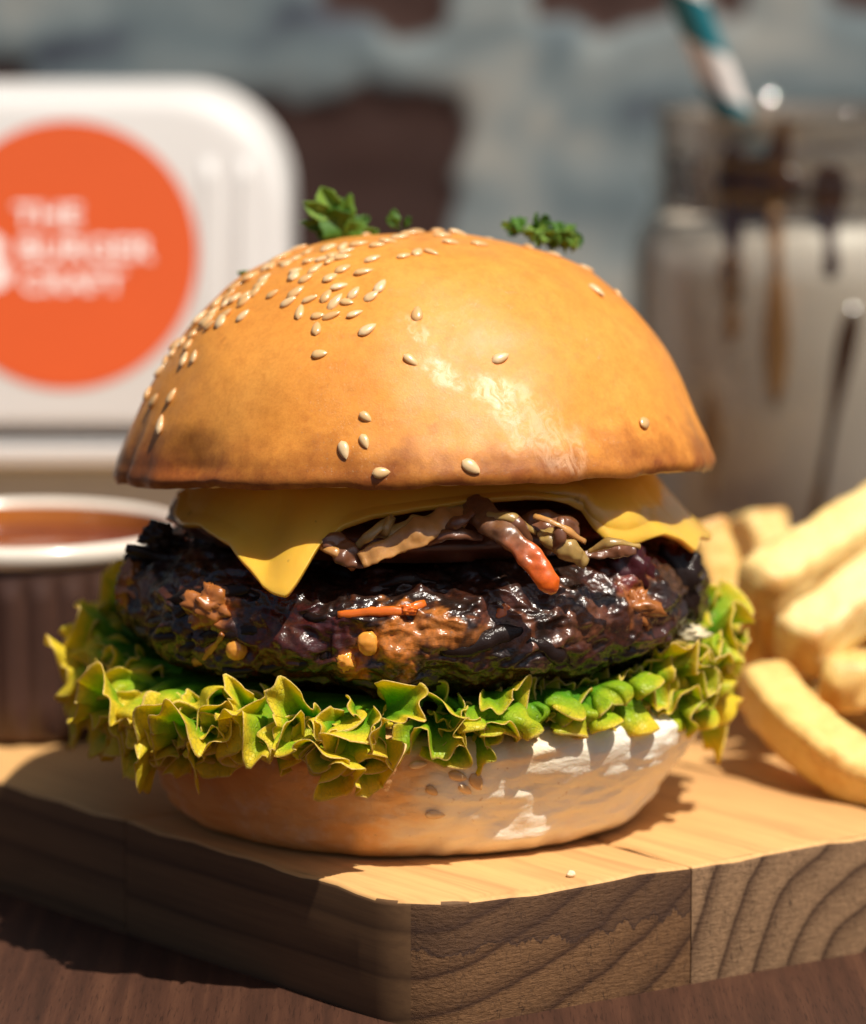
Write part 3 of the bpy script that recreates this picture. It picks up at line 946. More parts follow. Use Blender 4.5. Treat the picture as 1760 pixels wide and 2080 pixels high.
strip([(770, 1065, -4.7), (800, 1070, -4.8)], .17, ONION_PALE, "small pale onion scrap tucked right under the cheese edge", .8, 4)
strip([(665, 1090, -4.7), (700, 1120, -4.85), (742, 1145, -4.85)], .22, ONION_DARK, "brown glassy onion piece in the crook beside the cheese drip", .5, 5)
strip([(1055, 1068, -4.5), (1110, 1062, -4.5), (1175, 1072, -4.2)], .24, ONION_DARK, "dark reddish onion strip under the cheese, right of the pepper", .6, 6)
strip([(1095, 1078, -4.7), (1140, 1105, -4.85), (1192, 1145, -4.8)], .2, ONION_PALE, "olive translucent onion piece resting on the patty beside the pepper tip", .6, 7)
strip([(1190, 1128, -4.5), (1235, 1118, -4.4), (1290, 1118, -4.2)], .16, ONION_DARK, "thin dark onion shred below the right cheese lobe", .6, 9)
def onion_bed():
    n, m = 160, 24
    V = []
    for j in range(m):
        k = j / (m - 1)
        r = 4.35 * math.sin(math.pi / 2 * min(1, k * 1.15)) if k < .87 else 4.35 * (1 - (k - .87) * .6)
        z = 6.28 - .95 * k ** 2.2
        for i in range(n):
            a = 2 * math.pi * i / n
            V.append((BX + max(r, .02) * math.cos(a), max(r, .02) * math.sin(a), z))
    V = np.array(V)
    d = .16 * (1 - np.abs(noise(V * np.array([1.6, 1.6, 3.0]), 5)) * 2) + .10 * fbm(V * 2.6, 3, 6)
    e = V - np.array([BX, 0, 4.6])
    V = V + e / np.linalg.norm(e, axis=1)[:, None] * d[:, None]
    heap = tag(solid("onion_heap", V, grid_faces(n, m, True), ONION_DARK, (BX, 0, 5.3)), "dark heap of fried onions filling the gap between cheese and patty", "onion", "fried onion pieces under the cheese")
    q = random.Random(21)
    for k, (x0, y0, x1, y1, mt) in enumerate(((720, 1120, 800, 1050, ONION_PALE), (780, 1125, 905, 1060, ONION), (900, 1075, 960, 1040, ONION_DARK), (985, 1045, 1090, 1082, ONION_PALE), (1020, 1040, 1080, 1110, ONION_DARK),
                                             (1085, 1048, 1190, 1100, ONION), (1140, 1050, 1110, 1120, ONION_DARK), (1195, 1120, 1300, 1110, ONION_PALE), (860, 1100, 980, 1090, ONION_DARK), (650, 1110, 720, 1150, ONION))):
        mx, my = (x0 + x1) / 2 + q.uniform(-15, 15), (y0 + y1) / 2 + q.uniform(-14, 10)
        P = curve3([onY(x0, y0, -4.75), onY(mx, my, -4.95), onY(x1, y1, -4.7)], 24)
        rr = q.uniform(.07, .12) * (np.sin(np.linspace(.3, math.pi - .3, 24)) ** .4)
        V, F = tube(P, rr, 10, .55, .05, 40 + k, up=(0, -.8, .6))
        part("onion_strand", V, F, mt, heap, (BX, 0, 5.3))
onion_bed()
def pepper_strip():
    pts = [(955, 1022, -4.3), (1000, 1060, -4.85), (1055, 1112, -5.22), (1100, 1160, -5.42), (1126, 1206, -5.45)]
    P = curve3([onY(*p) for p in pts], 60)
    k = np.linspace(0, 1, 60)
    rr = .235 * np.interp(k, [0, .2, .5, .8, .92, .97, 1], [1, 1.05, .9, .95, .8, .5, .15]) * (1 + .14 * n1(k * 4, 5))
    V, F = tube(P, rr, 28, .45, .05, 8, up=(0, -.9, .4))
    V += .03 * np.stack([noise(V * 5, 1), noise(V * 5, 2), noise(V * 5, 3)], 1)
    kk = np.repeat(k, 28) + .12 * fbm(V * 3, 2, 9)
    f = sstep(.45, .88, kk)[:, None]
    col = np.array([.20, .085, .035]) * (1 - f) + np.array([.80, .13, .006]) * f
    t = NT("roasted_pepper")
    c = t.attr('tint', 'Color')
    c = t.mix(t.ramp(t.noise(7, 4, .7), [(.4, 0), (.7, .6)]), c, t.mix(1.0, c, (.4, .35, .3), 'MULTIPLY'))
    t.set(Base_Color=c, Roughness=.35, Normal=t.bump(t.noise(9, 4), .6, .05), Coat_Weight=.6, Coat_Roughness=.1, Subsurface_Weight=.2, Subsurface_Radius=(1, .4, .1), Subsurface_Scale=.003)
    t.l(t.bump(t.beads(9), .9, .03), t.b.inputs['Coat Normal'])
    tag(solid("pepper_strip", V, F, t.m, P[0], colors=col), "roasted strip with a bright orange tip hanging over the patty's front", "pepper strip")
pepper_strip()

# ------------------------------------------------------------------ burger: lettuce
LEAF_MAT = [LETTUCE]
def lettuce(label, p0, p1, r0, Rf, z0, zf, amp, seed, lam=1.5, k2=.42, nt=46, parent=None, group="frilly lettuce leaves under the patty"):
    """ruffled leaf from angle p0 to p1 (degrees from the front, + right); Rf, zf, amp: (angles, values) of reach, hem height, ruffle"""
    nph = int((p1 - p0) * 7.5)
    ph = np.linspace(p0, p1, nph)
    s = np.radians(ph) * 6.0
    reach, hem, A = np.interp(ph, *Rf), np.interp(ph, *zf), np.interp(ph, *amp)
    endf = sstep(0, 12, ph - p0) * sstep(0, 12, p1 - ph)
    endf = .35 + .65 * endf
    teeth = 1 + .07 * n1(s * 1.9, seed + 1) + .05 * np.abs(n1(s * 5.5, seed + 2))
    t = np.linspace(0, 1, nt)
    th1_ = 2 * math.pi * s / lam + 5.0 * n1(s * .30, seed + 3) + 2.4 * n1(s * .75, seed + 13)
    lam2 = lam * k2
    th2_ = 2 * math.pi * s / lam2 + 5.0 * n1(s * .5, seed + 4) + 2.5 * n1(s * 1.3, seed + 14)
    m1 = .75 + .5 * n1(s * .6, seed + 5)
    m2 = .8 + .7 * n1(s * .9, seed + 6)
    V, E = [], []
    for tt in t:
        st_ = np.stack([s * .9, s * 0 + tt * 2.6, s * 0 + .3], 1)
        th1 = th1_ + 1.6 * noise(st_, seed + 15)
        th2 = th2_ + 2.2 * noise(st_ * 1.9, seed + 16)
        te = tt * endf * (1 + (teeth - 1) * tt)
        r = r0 + (reach - r0) * np.sin(np.minimum(te, 1.25) * math.pi / 2 * .92) / math.sin(math.pi / 2 * .92)
        z = z0 + (hem - z0) * te ** 2.1
        dr = (reach - r0) * np.cos(np.minimum(te, 1) * math.pi / 2 * .92) * 1.45
        dz = (hem - z0) * 2.1 * np.maximum(te, .02) ** 1.1
        L = np.hypot(dr, dz)
        nr, nz = -dz / L, dr / L
        w1, w2 = sstep(.15, .95, tt) * tt ** .6, sstep(.4, 1.0, tt) * tt
        a1, a2 = A * w1 * m1, A * .42 * w2 * m2
        dn = a1 * np.sin(th1) + a2 * np.sin(th2)
        ds = -(lam / (2 * math.pi)) * 1.0 * w1 * np.sin(2 * th1 + .5) - (lam2 / (2 * math.pi)) * .95 * w2 * np.sin(2 * th2)
        curl = .16 * sstep(.8, 1, tt) * np.sin(th1 + 1.2)
        r = r + nr * dn + curl * nr
        z = z + nz * dn - .10 * sstep(.85, 1, tt) * np.cos(th2)
        p = np.radians(ph) + ds / 6.0
        B = np.stack([BX + r * np.sin(p), -r * np.cos(p), z], 1)
        B = B + (.06 * tt) * np.stack([noise(B * 1.7, seed + 7), noise(B * 1.7, seed + 8), noise(B * 1.7, seed + 9)], 1)
        B[:, 2] += .30 * tt * noise(np.stack([s * .55, s * 0 + tt * 1.5, s * 0], 1), seed + 17)
        V.append(B)
        E.append(np.full(nph, tt))
    V, E = np.vstack(V), np.concatenate(E)
    base = (BX, 0, z0)
    if parent is None:
        o = tag(solid("lettuce_leaf", V, grid_faces(nph, nt), LEAF_MAT[0], base, attrs={'edge': E}), label, "lettuce", group)
    else:
        pb_ = np.array(parent.location) / S
        o = part("frill", V, grid_faces(nph, nt), LEAF_MAT[0], parent, pb_, attrs={'edge': E})
    md = o.modifiers.new("thickness", 'SOLIDIFY')
    md.thickness, md.offset = .028 * S, 0
    return o
def leaf(label, tiers, seed, nf, fr, fr_top):
    root = None
    for k, (p0, p1, z0, reach, hem, amp, lam) in enumerate(tiers):
        o = lettuce(label, p0, p1, 4.2, reach, z0, hem, amp, seed + 31 * k, lam, parent=root)
        root = root or o
    # curled frills standing off the blade's margin
    r = np.random.default_rng(seed)
    a0, a1 = fr
    VV, FF, EE, off = [], [], [], 0
    base = np.array(root.location) / S
    nA, nR = 72, 17
    for k in range(nf):
        phi = a0 + (a1 - a0) * (k + r.uniform(0, 1)) / nf
        lo = np.interp(phi, *tiers[0][4]) + .70 + .10 * math.exp(-((phi - 40) / 26) ** 2) - .15 * math.sin(math.radians(phi)) ** 2
        hi = np.interp(phi, fr_top[0], fr_top[1])
        q = r.uniform(0, 1)
        z = lo + (hi - lo) * q
        rad = np.interp(phi, *tiers[1][3]) - .38 - .25 * q - .30 * math.sin(math.radians(phi)) ** 2 - .50 * math.exp(-((phi - 40) / 26) ** 2) + r.uniform(-.15, .15)
        p = math.radians(phi)
        er, et, ez = np.array([math.sin(p), -math.cos(p), 0]), np.array([math.cos(p), math.sin(p), 0]), np.array([0, 0, 1.0])
        el = r.uniform(-.75, .15) if q < .6 else r.uniform(-.7, .15 + .6 * math.sin(math.radians(phi)) ** 4)
        d = er * math.cos(el) + ez * math.sin(el) + et * r.uniform(-.5, .5)
        d /= np.linalg.norm(d)
        u = np.cross(d, r.normal(size=3) * .55 + ez * (1 if r.random() < .6 else .2) + er * .1)
        u /= np.linalg.norm(u)
        nrm = np.cross(u, d)
        sz = r.choice([.5, .65, .8, .95, 1.15]) * r.uniform(.85, 1.1) * (1 + .3 * math.sin(math.radians(phi)) ** 2 - .35 * math.exp(-((phi - 35) / 24) ** 2))
        spread = r.uniform(1.4, 2.2)
        al = np.linspace(-spread, spread, nA)
        rho = np.linspace(.05, 1, nR)
        AL, RO = np.meshgrid(al, rho)
        AL, RO = AL.ravel(), RO.ravel()
        m = r.uniform(2.2, 3.4)
        ph = r.uniform(0, 6.3)
        wv = n1(AL * 1.3 + 10 * k, seed + 40)
        dn = sz * (.34 * RO ** 1.6 * np.sin(m * AL + ph + 1.3 * wv) + .09 * RO ** 3 * np.sin(2.3 * m * AL + 2 * ph + 2 * wv) + .07 * RO ** 5 * np.sin(5.3 * m * AL + 3 * ph + 3 * wv)) + sz * .45 * r.uniform(-1, 1) * RO ** 2
        AS = AL - .30 * RO ** 2 * np.sin(2 * (m * AL + ph + 1.3 * wv)) / m * 1.9
        rr = sz * RO * (1 + .10 * n1(AL * 3.1 + 7 * k, seed + 41) * RO) * (1 - .62 * np.abs(AL / spread) ** 5)
        sq = .52
        Q = er * rad + np.array([BX, 0, z])
        W = Q + np.outer(rr * np.cos(AS * sq), d) + np.outer(rr * np.sin(AS * sq) * 1.15, u) + np.outer(dn, nrm)
        VV.append(W)
        EE.append(np.clip(.30 + .70 * RO ** 1.25, 0, 1))
        FF += [[i + off for i in f] for f in grid_faces(nA, nR)]
        off += nA * nR
    o = part("curled_margin", np.vstack(VV), FF, LEAF_MAT[0], root, base, attrs={'edge': np.concatenate(EE)})
    md = o.modifiers.new("thickness", 'SOLIDIFY')
    md.thickness, md.offset = .014 * S, 0
    return root
LEAF_MAT[0] = LETTUCE_Y
leaf("yellow-green lettuce leaf with frilled pinkish rim, hanging over the heel at the left", [
    (-155, 0, 2.95, ([-150, -95, -60, -20, 0], [5.9, 5.85, 5.75, 5.6, 5.5]), ([-150, -95, -60, -25, 0], [2.3, 1.75, 1.75, 2.15, 2.5]), ([-150, -90, -60, -20, 0], [.45, .5, .42, .32, .3]), 1.35),
    (-150, -3, 3.0, ([-150, -95, -60, -20, 0], [5.9, 5.95, 5.85, 5.75, 5.6]), ([-150, -95, -60, -25, 0], [2.7, 2.35, 2.1, 2.2, 2.6]), ([-150, -90, -60, -20, 0], [.5, .6, .5, .35, .3]), 1.5),
    (-140, -30, 3.05, ([-150, -95, -60, -30], [5.8, 5.9, 5.8, 5.6]), ([-150, -95, -60, -30], [3.1, 2.9, 2.5, 2.65]), ([-150, -90, -60, -30], [.5, .6, .45, .3]), 1.25),
    (-125, -62, 3.15, ([-125, -95, -62], [5.9, 6.1, 5.9]), ([-125, -95, -62], [3.4, 3.35, 2.95]), ([-125, -90, -62], [.4, .5, .35]), 1.2)], 101, 74, (-128, -4), ([-128, -95, -70, -50, -25, 0], [3.1, 3.3, 2.85, 2.45, 2.35, 2.5]))
LEAF_MAT[0] = LETTUCE
leaf("darker green lettuce leaf with tight orange-rimmed frills, hanging over the heel at the right", [
    (3, 152, 2.92, ([0, 40, 80, 150], [5.2, 4.85, 5.4, 5.8]), ([0, 30, 80, 150], [2.3, 2.45, 2.0, 2.4]), ([0, 30, 80, 150], [.36, .38, .45, .5]), 1.2),
    (6, 148, 2.97, ([0, 40, 80, 150], [5.3, 4.95, 5.5, 5.8]), ([0, 30, 80, 150], [2.45, 2.4, 2.4, 2.6]), ([0, 30, 80, 150], [.38, .42, .5, .5]), 1.35),
    (22, 142, 3.03, ([16, 50, 85, 142], [5.3, 5.05, 5.55, 5.7]), ([16, 45, 85, 142], [2.75, 2.75, 2.85, 3.0]), ([16, 50, 85, 142], [.3, .4, .5, .5]), 1.2),
    (58, 125, 3.12, ([58, 90, 125], [5.8, 6.0, 5.8]), ([58, 90, 125], [3.1, 3.35, 3.2]), ([58, 90, 125], [.3, .45, .4]), 1.25)], 173, 80, (5, 128), ([0, 20, 45, 70, 90, 128], [2.45, 2.5, 2.65, 2.95, 3.25, 3.1]))
leaf("lettuce leaf at the far side of the burger, between the two front leaves", [(136, 222, 2.98, ([136, 222], [5.7, 5.8]), ([136, 222], [2.4, 2.3]), ([136, 222], [.5, .5]), 1.4), (140, 218, 3.02, ([136, 222], [5.8, 5.8]), ([136, 222], [2.8, 2.8]), ([136, 222], [.5, .5]), 1.3)], 211, 30, (140, 218), ([136, 222], [3, 3]))

# ------------------------------------------------------------------ parsley
def leaflet(parent, base, b, tip, width, curl, seed, notch=0.0, mat=PARSLEY, name="leaflet"):
    b, tip = np.asarray(b, float), np.asarray(tip, float)
    ax = tip - b
    L = np.linalg.norm(ax)
    ax = ax / L
    side_ = np.cross(ax, np.array([0, -1.0, .15]))
    side_ /= np.linalg.norm(side_)
    nm = np.cross(side_, ax)
    nu, nv = 15, 9
    V = []
    for i in range(nu):
        t = i / (nu - 1)
        wv = width * (math.sin(math.pi * min(1, .12 + .88 * t) ** .9) ** .7 if t < 1 else .0) * (1 + notch * math.sin(t * 17 + seed)) * (.35 + .65 * min(1, t * 2.2))
        for j in range(nv):
            q = j / (nv - 1) * 2 - 1
            V.append(b + ax * L * t + side_ * wv * q + nm * (curl * math.sin(t * 2.2) * L * .4 + abs(q) * wv * .55 + .03 * math.sin(seed + 5 * t + 3 * q)))
    F = [[i * nv + j, i * nv + j + 1, (i + 1) * nv + j + 1, (i + 1) * nv + j] for i in range(nu - 1) for j in range(nv - 1)]
    o = part(name, V, F, mat, parent, base)
    md = o.modifiers.new("thickness", 'SOLIDIFY')
    md.thickness = .025 * S
    return o
def crown_top(px, Y):
    X = onY(px, 470, Y)[0]
    h, _, _, _ = bvh.ray_cast(Vector((X, Y, 20)), Vector((0, 0, -1)))
    return np.array(h)
def sprig_left():
    Y = 1.2
    b = crown_top(705, Y)
    e = empty("parsley_sprig", b, "bright flat parsley sprig sticking up from the bun, against the dark wall patch", "parsley", "parsley on the bun")
    st = onY(700, 470, Y)
    V, F = tube(curve3([b + [.02, 0, -.05], onY(702, 480, Y), st], 10), .05, 8)
    part("stem", V, F, PARSLEY, e, b)
    hub = onY(688, 466, Y)
    k = 0
    for (bx, by, tx, ty, w_, dy) in ((678, 445, 655, 380, .23, .1), (680, 448, 617, 410, .17, -.15), (690, 462, 609, 452, .13, .1), (700, 470, 711, 394, .16, -.1), (700, 468, 750, 440, .15, .15), (705, 474, 770, 470, .12, -.1), (705, 480, 655, 430, .33, 0), (695, 474, 692, 400, .24, .25), (706, 482, 635, 455, .24, .1), (704, 484, 742, 452, .22, -.05)):
        k += 1
        leaflet(e, b, onY(bx, by, Y), onY(tx, ty, Y + dy), w_, random.uniform(-.25, .25), k, .12)
    b2 = crown_top(805, .9)
    e2 = empty("parsley_sprig", b2, "small parsley tip peeking over the crest of the bun, beside the flat sprig", "parsley", "parsley on the bun")
    for (bx, by, tx, ty, w_) in ((802, 462, 799, 426, .13), (824, 462, 831, 440, .07), (812, 464, 786, 446, .06)):
        k += 1
        leaflet(e2, b2, onY(bx, by, .9), onY(tx, ty, .9), w_, .1, k, .1)
    b3 = crown_top(500, .6)
    e3 = empty("parsley_fleck", b3, "tiny dark green parsley fleck on the bun's left shoulder", "parsley", "parsley on the bun")
    leaflet(e3, b3, onY(505, 556, .6), onY(482, 553, .6), .04, .1, 3, .2)
    leaflet(e3, b3, onY(500, 558, .6), onY(520, 548, .6), .04, .1, 5, .2)
def sprig_right():
    Y = .9
    b = crown_top(1110, Y)
    e = empty("parsley_sprig", b, "dark curly parsley bunch behind the right shoulder of the bun", "parsley", "parsley on the bun")
    V, F = tube(curve3([onY(1030, 462, Y), onY(1090, 478, Y), onY(1160, 500, Y)], 10), .045, 8)
    part("stem", V, F, PARSLEY, e, b)
    r = random.Random(9)
    for k in range(26):
        t = r.random()
        x = 1045 + 125 * t
        y = 470 + 28 * t + r.uniform(-8, 10)
        if k < 13:
            x, y = r.uniform(1105, 1165), r.uniform(468, 500)
        a = r.uniform(.2, math.pi - .2)
        L = r.uniform(18, 34)
        leaflet(e, b, onY(x, y, Y + r.uniform(-.2, .3)), onY(x + L * math.cos(a) , y - L * math.sin(a), Y + r.uniform(-.35, .35)), r.uniform(.11, .19), r.uniform(-.5, .5), k, .35)
    leaflet(e, b, onY(1085, 465, Y), onY(1092, 432, Y), .04, .1, 2, .1)
    leaflet(e, b, onY(1032, 460, Y), onY(1020, 450, Y), .06, .1, 3, .1)
sprig_left()
sprig_right()

# ------------------------------------------------------------------ ramekin of sauce
def build_ramekin():
    c = (-8.35, 8.45, 0)
    brown = m_simple("brown_stoneware", (.075, .036, .026), .45, .3, 1.2, .3, 8)
    cream = m_simple("cream_glaze", (.80, .72, .62), .25, .08, 1, .1, 6, Coat_Weight=.4, Coat_Roughness=.1)
    inner = m_simple("amber_glaze", (.46, .15, .03), .18, .25, 1.2, .1, 6, Coat_Weight=.5, Coat_Roughness=.08)
    e = empty("ramekin", c, "brown ribbed ramekin with a cream rim standing on the board", "ramekin")
    def ribs(p, k, r, z):
        return r + (.11 * abs(math.cos(p * 16)) if 2 <= k <= 7 else 0)
    pr = [(2.7, .02), (2.95, .08), (3.02, .25), (3.06, .9), (3.1, 1.6), (3.14, 2.3), (3.18, 2.9), (3.2, 3.15), (3.24, 3.3), (3.24, 3.62)]
    V, F = lathe(pr, 480, c, ribs)
    n = 480
    F.append([i for i in range(n)][::-1])
    part("ribbed_wall", V, F, brown, e, c)
    V, F = lathe([(3.24, 3.60), (3.30, 3.64), (3.36, 3.75), (3.37, 3.9), (3.30, 4.02), (3.18, 4.05), (3.08, 4.0), (3.04, 3.9)], 128, c)
    part("rim", V, F, cream, e, c)
    V, F = lathe([(3.04, 3.92), (3.0, 3.6), (2.96, 3.0), (2.9, 2.0), (2.0, 1.6), (.05, 1.6)], 128, c)
    part("inner_wall", V, F, inner, e, c)
    sm = m_simple("brown_dipping_sauce", (.15, .038, .02), .16, .4, .9, .15, 2.5, Coat_Weight=.4, Coat_Roughness=.08)
    pr = [(2.975, 3.50), (2.93, 3.45)] + [(2.88 - 2.83 * k / 20, 3.44) for k in range(21)]
    V, F = lathe(pr, 96, c)
    V = np.array(V)
    V[:, 2] += .05 * fbm(V * .9, 2, 88) * sstep(3.0, 2.6, np.hypot(V[:, 0] - c[0], V[:, 1] - c[1]))
    tag(solid("dipping_sauce", V, F, sm, (c[0], c[1], 3.1)), "glossy red-brown dipping sauce filling the ribbed ramekin", "sauce")
build_ramekin()

# ------------------------------------------------------------------ fries
FRY = None
def m_fry():
    t = NT("golden_fry")
    oi = t.n("ShaderNodeObjectInfo")
    c = t.ramp(oi.outputs['Random'], [(0, (.78, .48, .12)), (.5, (.86, .62, .22)), (1, (.90, .72, .34))])
    c = t.mix(t.ramp(t.noise(.7, 3), [(.4, 0), (.65, .7)]), c, (.85, .60, .22))
    k = t.ramp(t.noise(1.1, 5, .7), [(.5, 0), (.7, .6)])
    c = t.mix(k, c, (.62, .29, .045))
    c = t.mix(t.math('MULTIPLY', t.attr('crisp'), t.ramp(t.noise(1.6, 4, .65), [(.38, .05), (.62, .8)])), c, (.52, .20, .028))
    t.set(Base_Color=c, Roughness=.5, Normal=t.bump(t.noise(4, 5, .65), .9, .45), Coat_Weight=.12, Coat_Roughness=.3, Subsurface_Weight=.2, Subsurface_Radius=(1, .6, .2), Subsurface_Scale=.004)
    return t.m
FRY = m_fry()
def fry(pts, wpx, label, seed, twist=(0, -.4, .9)):
    P3 = [onY(*p) for p in pts]
    rad = wpx / 2 / (FPX / (77 + P3[0][1]))
    P = curve3(P3, 28)
    d0, d1 = P[1] - P[0], P[-1] - P[-2]
    rr = rad * np.interp(np.arange(28), [0, 1, 2, 25, 26, 27], [.86, .98, 1, 1, .98, .86])
    V, F = tube(P, rr, 32, 1.0, .06, seed, up=twist, square=7)
    dd = np.linalg.norm(np.asarray(V) - np.repeat(P, 32, 0), axis=1) / rad
    en = np.repeat(np.interp(np.arange(28), [0, 2.5, 24.5, 27], [1, 0, 0, 1]), 32)
    o = tag(solid("fry", V, F, FRY, P[0], attrs={'crisp': np.clip(sstep(1.10, 1.36, dd) + .7 * en, 0, 1)}), label, "fry", "fries heaped on the board")
    return o
fry([(1425, 1062, 7.5), (1470, 1200, 7.2), (1505, 1330, 6.8)], 88, "fry standing upright right behind the patty's edge", 1, (.3, -.9, .2))
fry([(1535, 1045, 11), (1560, 1180, 10.5), (1575, 1330, 10)], 105, "blunt fry end poking up at the back of the heap, before the jar", 2, (.5, -.8, .2))
fry([(1535, 1205, 5.0), (1660, 1130, 6.4), (1850, 1010, 8.2)], 120, "long pale fry lying slanted across the top of the heap", 3)
fry([(1615, 1320, 4.0), (1720, 1235, 5.0), (1860, 1125, 6.6)], 118, "thick fry just below the long slanted top one", 4)
fry([(1712, 1392, 3.2), (1780, 1360, 6.2), (1850, 1330, 9.5)], 108, "fry lying end-on, its cut square face towards the viewer", 5)
fry([(1545, 1385, 3.8), (1625, 1480, 2.2), (1720, 1555, 1.0), (1840, 1620, .2)], 110, "curved golden fry lying lowest at the front of the heap", 6)
fry([(1560, 1250, 7.2), (1575, 1370, 6.6), (1590, 1480, 5.6)], 96, "browned fry leaning behind the lettuce tip, at the heap's left end", 7, (.4, -.9, 0))
fry([(1790, 1270, 6.0), (1840, 1310, 6.5), (1900, 1360, 7)], 100, "fry cut by the frame, beside the end-on one", 8)
fry([(1650, 1440, 8.5), (1760, 1460, 8.2), (1900, 1470, 8.0)], 110, "fry in the dark gap at the bottom of the heap, under the end-on one", 9)
fry([(1470, 1330, 8.6), (1600, 1385, 9.5), (1760, 1400, 10.5)], 100, "shaded fry lying flat at the very back of the heap", 10)

# ------------------------------------------------------------------ white box with the round orange label
def build_box():
    yb = 22.0
    pt = onY(580, 203, yb)
    xr, zt = pt[0], pt[2]
    zb = onY(600, 868, yb)[2]
    cx, cz = onY(128, 525, yb)[0], onY(128, 525, yb)[2]
    xl = 2 * cx - xr
    base = (cx, yb + 3, TZ)
    white = m_simple("white_enamel", (.62, .60, .585), .5, .03, .6, .08, 3, Coat_Weight=.04, Coat_Roughness=.3)
    grey = m_simple("grey_steel", (.36, .39, .41), .45, .08, .5, .1, 3)
    orange = m_simple("orange_print", (.62, .085, .009), .5, .04, .6)
    e = empty("napkin_box", base, "white round-cornered box with orange round label, at the back left", "box")
    # rounded front outline, extruded back with soft edges
    def outline(r_big, inset):
        pts = []
        x0, x1, z0, z1 = xl + inset, xr - inset, zb + inset * .5, zt - inset
        for (ox, oz, a0, r) in ((x1 - r_big, z1 - r_big, 0, r_big), (x0 + r_big, z1 - r_big, 90, r_big), (x0 + .5, z0 + .5, 180, .5), (x1 - .5, z0 + .5, 270, .5)):
            for k in range(13):
                a = R_(a0 + 90 * k / 12)
                pts.append((ox + r * math.cos(a), oz + r * math.sin(a)))
        return pts
    rings = [(.42, 0.0), (.16, .04), (.04, .14), (0, .34), (0, 2), (0, 4.5), (0, 6.2), (.2, 6.4)]
    V = []
    for ins, dy in rings:
        for (x, z) in outline(2.75, ins):
            V.append((x, yb + dy + .26 * (z - zb), z))
    n = 52
    F = grid_faces(n, len(rings), True, True) + [list(range(n))[::-1][::-1], [(len(rings) - 1) * n + i for i in range(n)][::-1]]
    bd = part("body", V, F, white, e, base)
    bd.data.set_sharp_from_angle(angle=R_(50))
    # two pressed ribs near the right edge
    for X in (-5.35, -4.5):
        P = [(X, yb - .01 + .26 * (z - zb), z) for z in np.linspace(zb + .8, zt - 1.5, 12)]
        V, F = tube(P, .16, 12, .3, up=(0, -1, 0))
        part("pressed_rib", V, F, white, e, base)
    # label: a thin printed disc
    tilt = .26
    N, V, F = 96, [], []
    for dy in (-.02, .0):
        for i in range(N):
            a = 2 * math.pi * i / N
            x, z = cx + 3.12 * math.cos(a), cz + 3.12 * math.sin(a)
            V.append((x, yb + dy - .005 + tilt * (z - zb), z))
    F = [list(range(N))] + [[i, i + N, (i + 1) % N + N, (i + 1) % N] for i in range(N)]
    lab = part("round_label", V, F, orange, e, base, smooth=False)
    paper = m_simple("white_print", (.85, .80, .78), .5, .03, 1)
    def text(s, px, py, h_px, w_px):
        cu = bpy.data.curves.new("lettering", 'FONT')
        cu.body = s
        cu.size = 1
        cu.extrude = .004
        cu.offset = .02
        ob = bpy.data.objects.new("tmp_text", cu)
        COL.objects.link(ob)
        dg = bpy.context.evaluated_depsgraph_get()
        me = bpy.data.meshes.new_from_object(ob.evaluated_get(dg))
        bpy.data.objects.remove(ob)
        me.materials.clear()
        me.materials.append(paper)
        co = np.array([v.co for v in me.vertices])
        lo, hi = co.min(0), co.max(0)
        a, b = onY(px, py + h_px, yb), onY(px + w_px, py, yb)
        X = a[0] + (co[:, 0] - lo[0]) / (hi[0] - lo[0]) * (b[0] - a[0])
        Z = a[2] + (co[:, 1] - lo[1]) / (hi[1] - lo[1]) * (b[2] - a[2])
        Y = yb - .03 + tilt * (Z - zb) - co[:, 2]
        Q = (np.stack([X, Y, Z], 1) - np.array(base)) * S
        me.vertices.foreach_set('co', Q.ravel())
        me.update()
        me.name = "lettering"
        put("lettering", me, lab)
    text("THE", 18, 423, 46, 138)
    text("BURGER", 32, 490, 48, 274)
    text("CRAFT", 38, 558, 44, 208)
    text("B", -95, 480, 118, 108)
    # ledge and grey base
    def slab(name, x0, x1, y0, y1, z0, z1, mat, bev):
        bm = bmesh.new()
        vs = [bm.verts.new((np.array(p) - np.array(base)) * S) for p in ((x0, y0, z0), (x1, y0, z0), (x1, y1, z0), (x0, y1, z0), (x0, y0, z1), (x1, y0, z1), (x1, y1, z1), (x0, y1, z1))]
        for f in ((3, 2, 1, 0), (4, 5, 6, 7), (0, 1, 5, 4), (1, 2, 6, 5), (2, 3, 7, 6), (3, 0, 4, 7)):
            bm.faces.new([vs[i] for i in f])
        bmesh.ops.bevel(bm, geom=list(bm.edges), offset=bev * S, segments=3, affect='EDGES')
        me = bpy.data.meshes.new(name)
        bm.to_mesh(me)
        bm.free()
        me.materials.append(mat)
        me.polygons.foreach_set('use_smooth', [True] * len(me.polygons))
        me.set_sharp_from_angle(angle=R_(60))
        put(name, me, e)
    zl0, zl1 = onY(300, 945, yb)[2], onY(300, 900, yb)[2]
    slab("neck", xl + .3, xr - .3, yb + .9, yb + 6, zl1 - .02, zb + .06, white, .05)
    slab("ledge", xl - .2, xr + .3, yb - .35, yb + 6.6, zl0, zl1 - .025, white, .12)
    slab("lower_case", xl, xr + .1, yb + .15, yb + 6.4, TZ, zl0 - .003, grey, .1)
build_box()

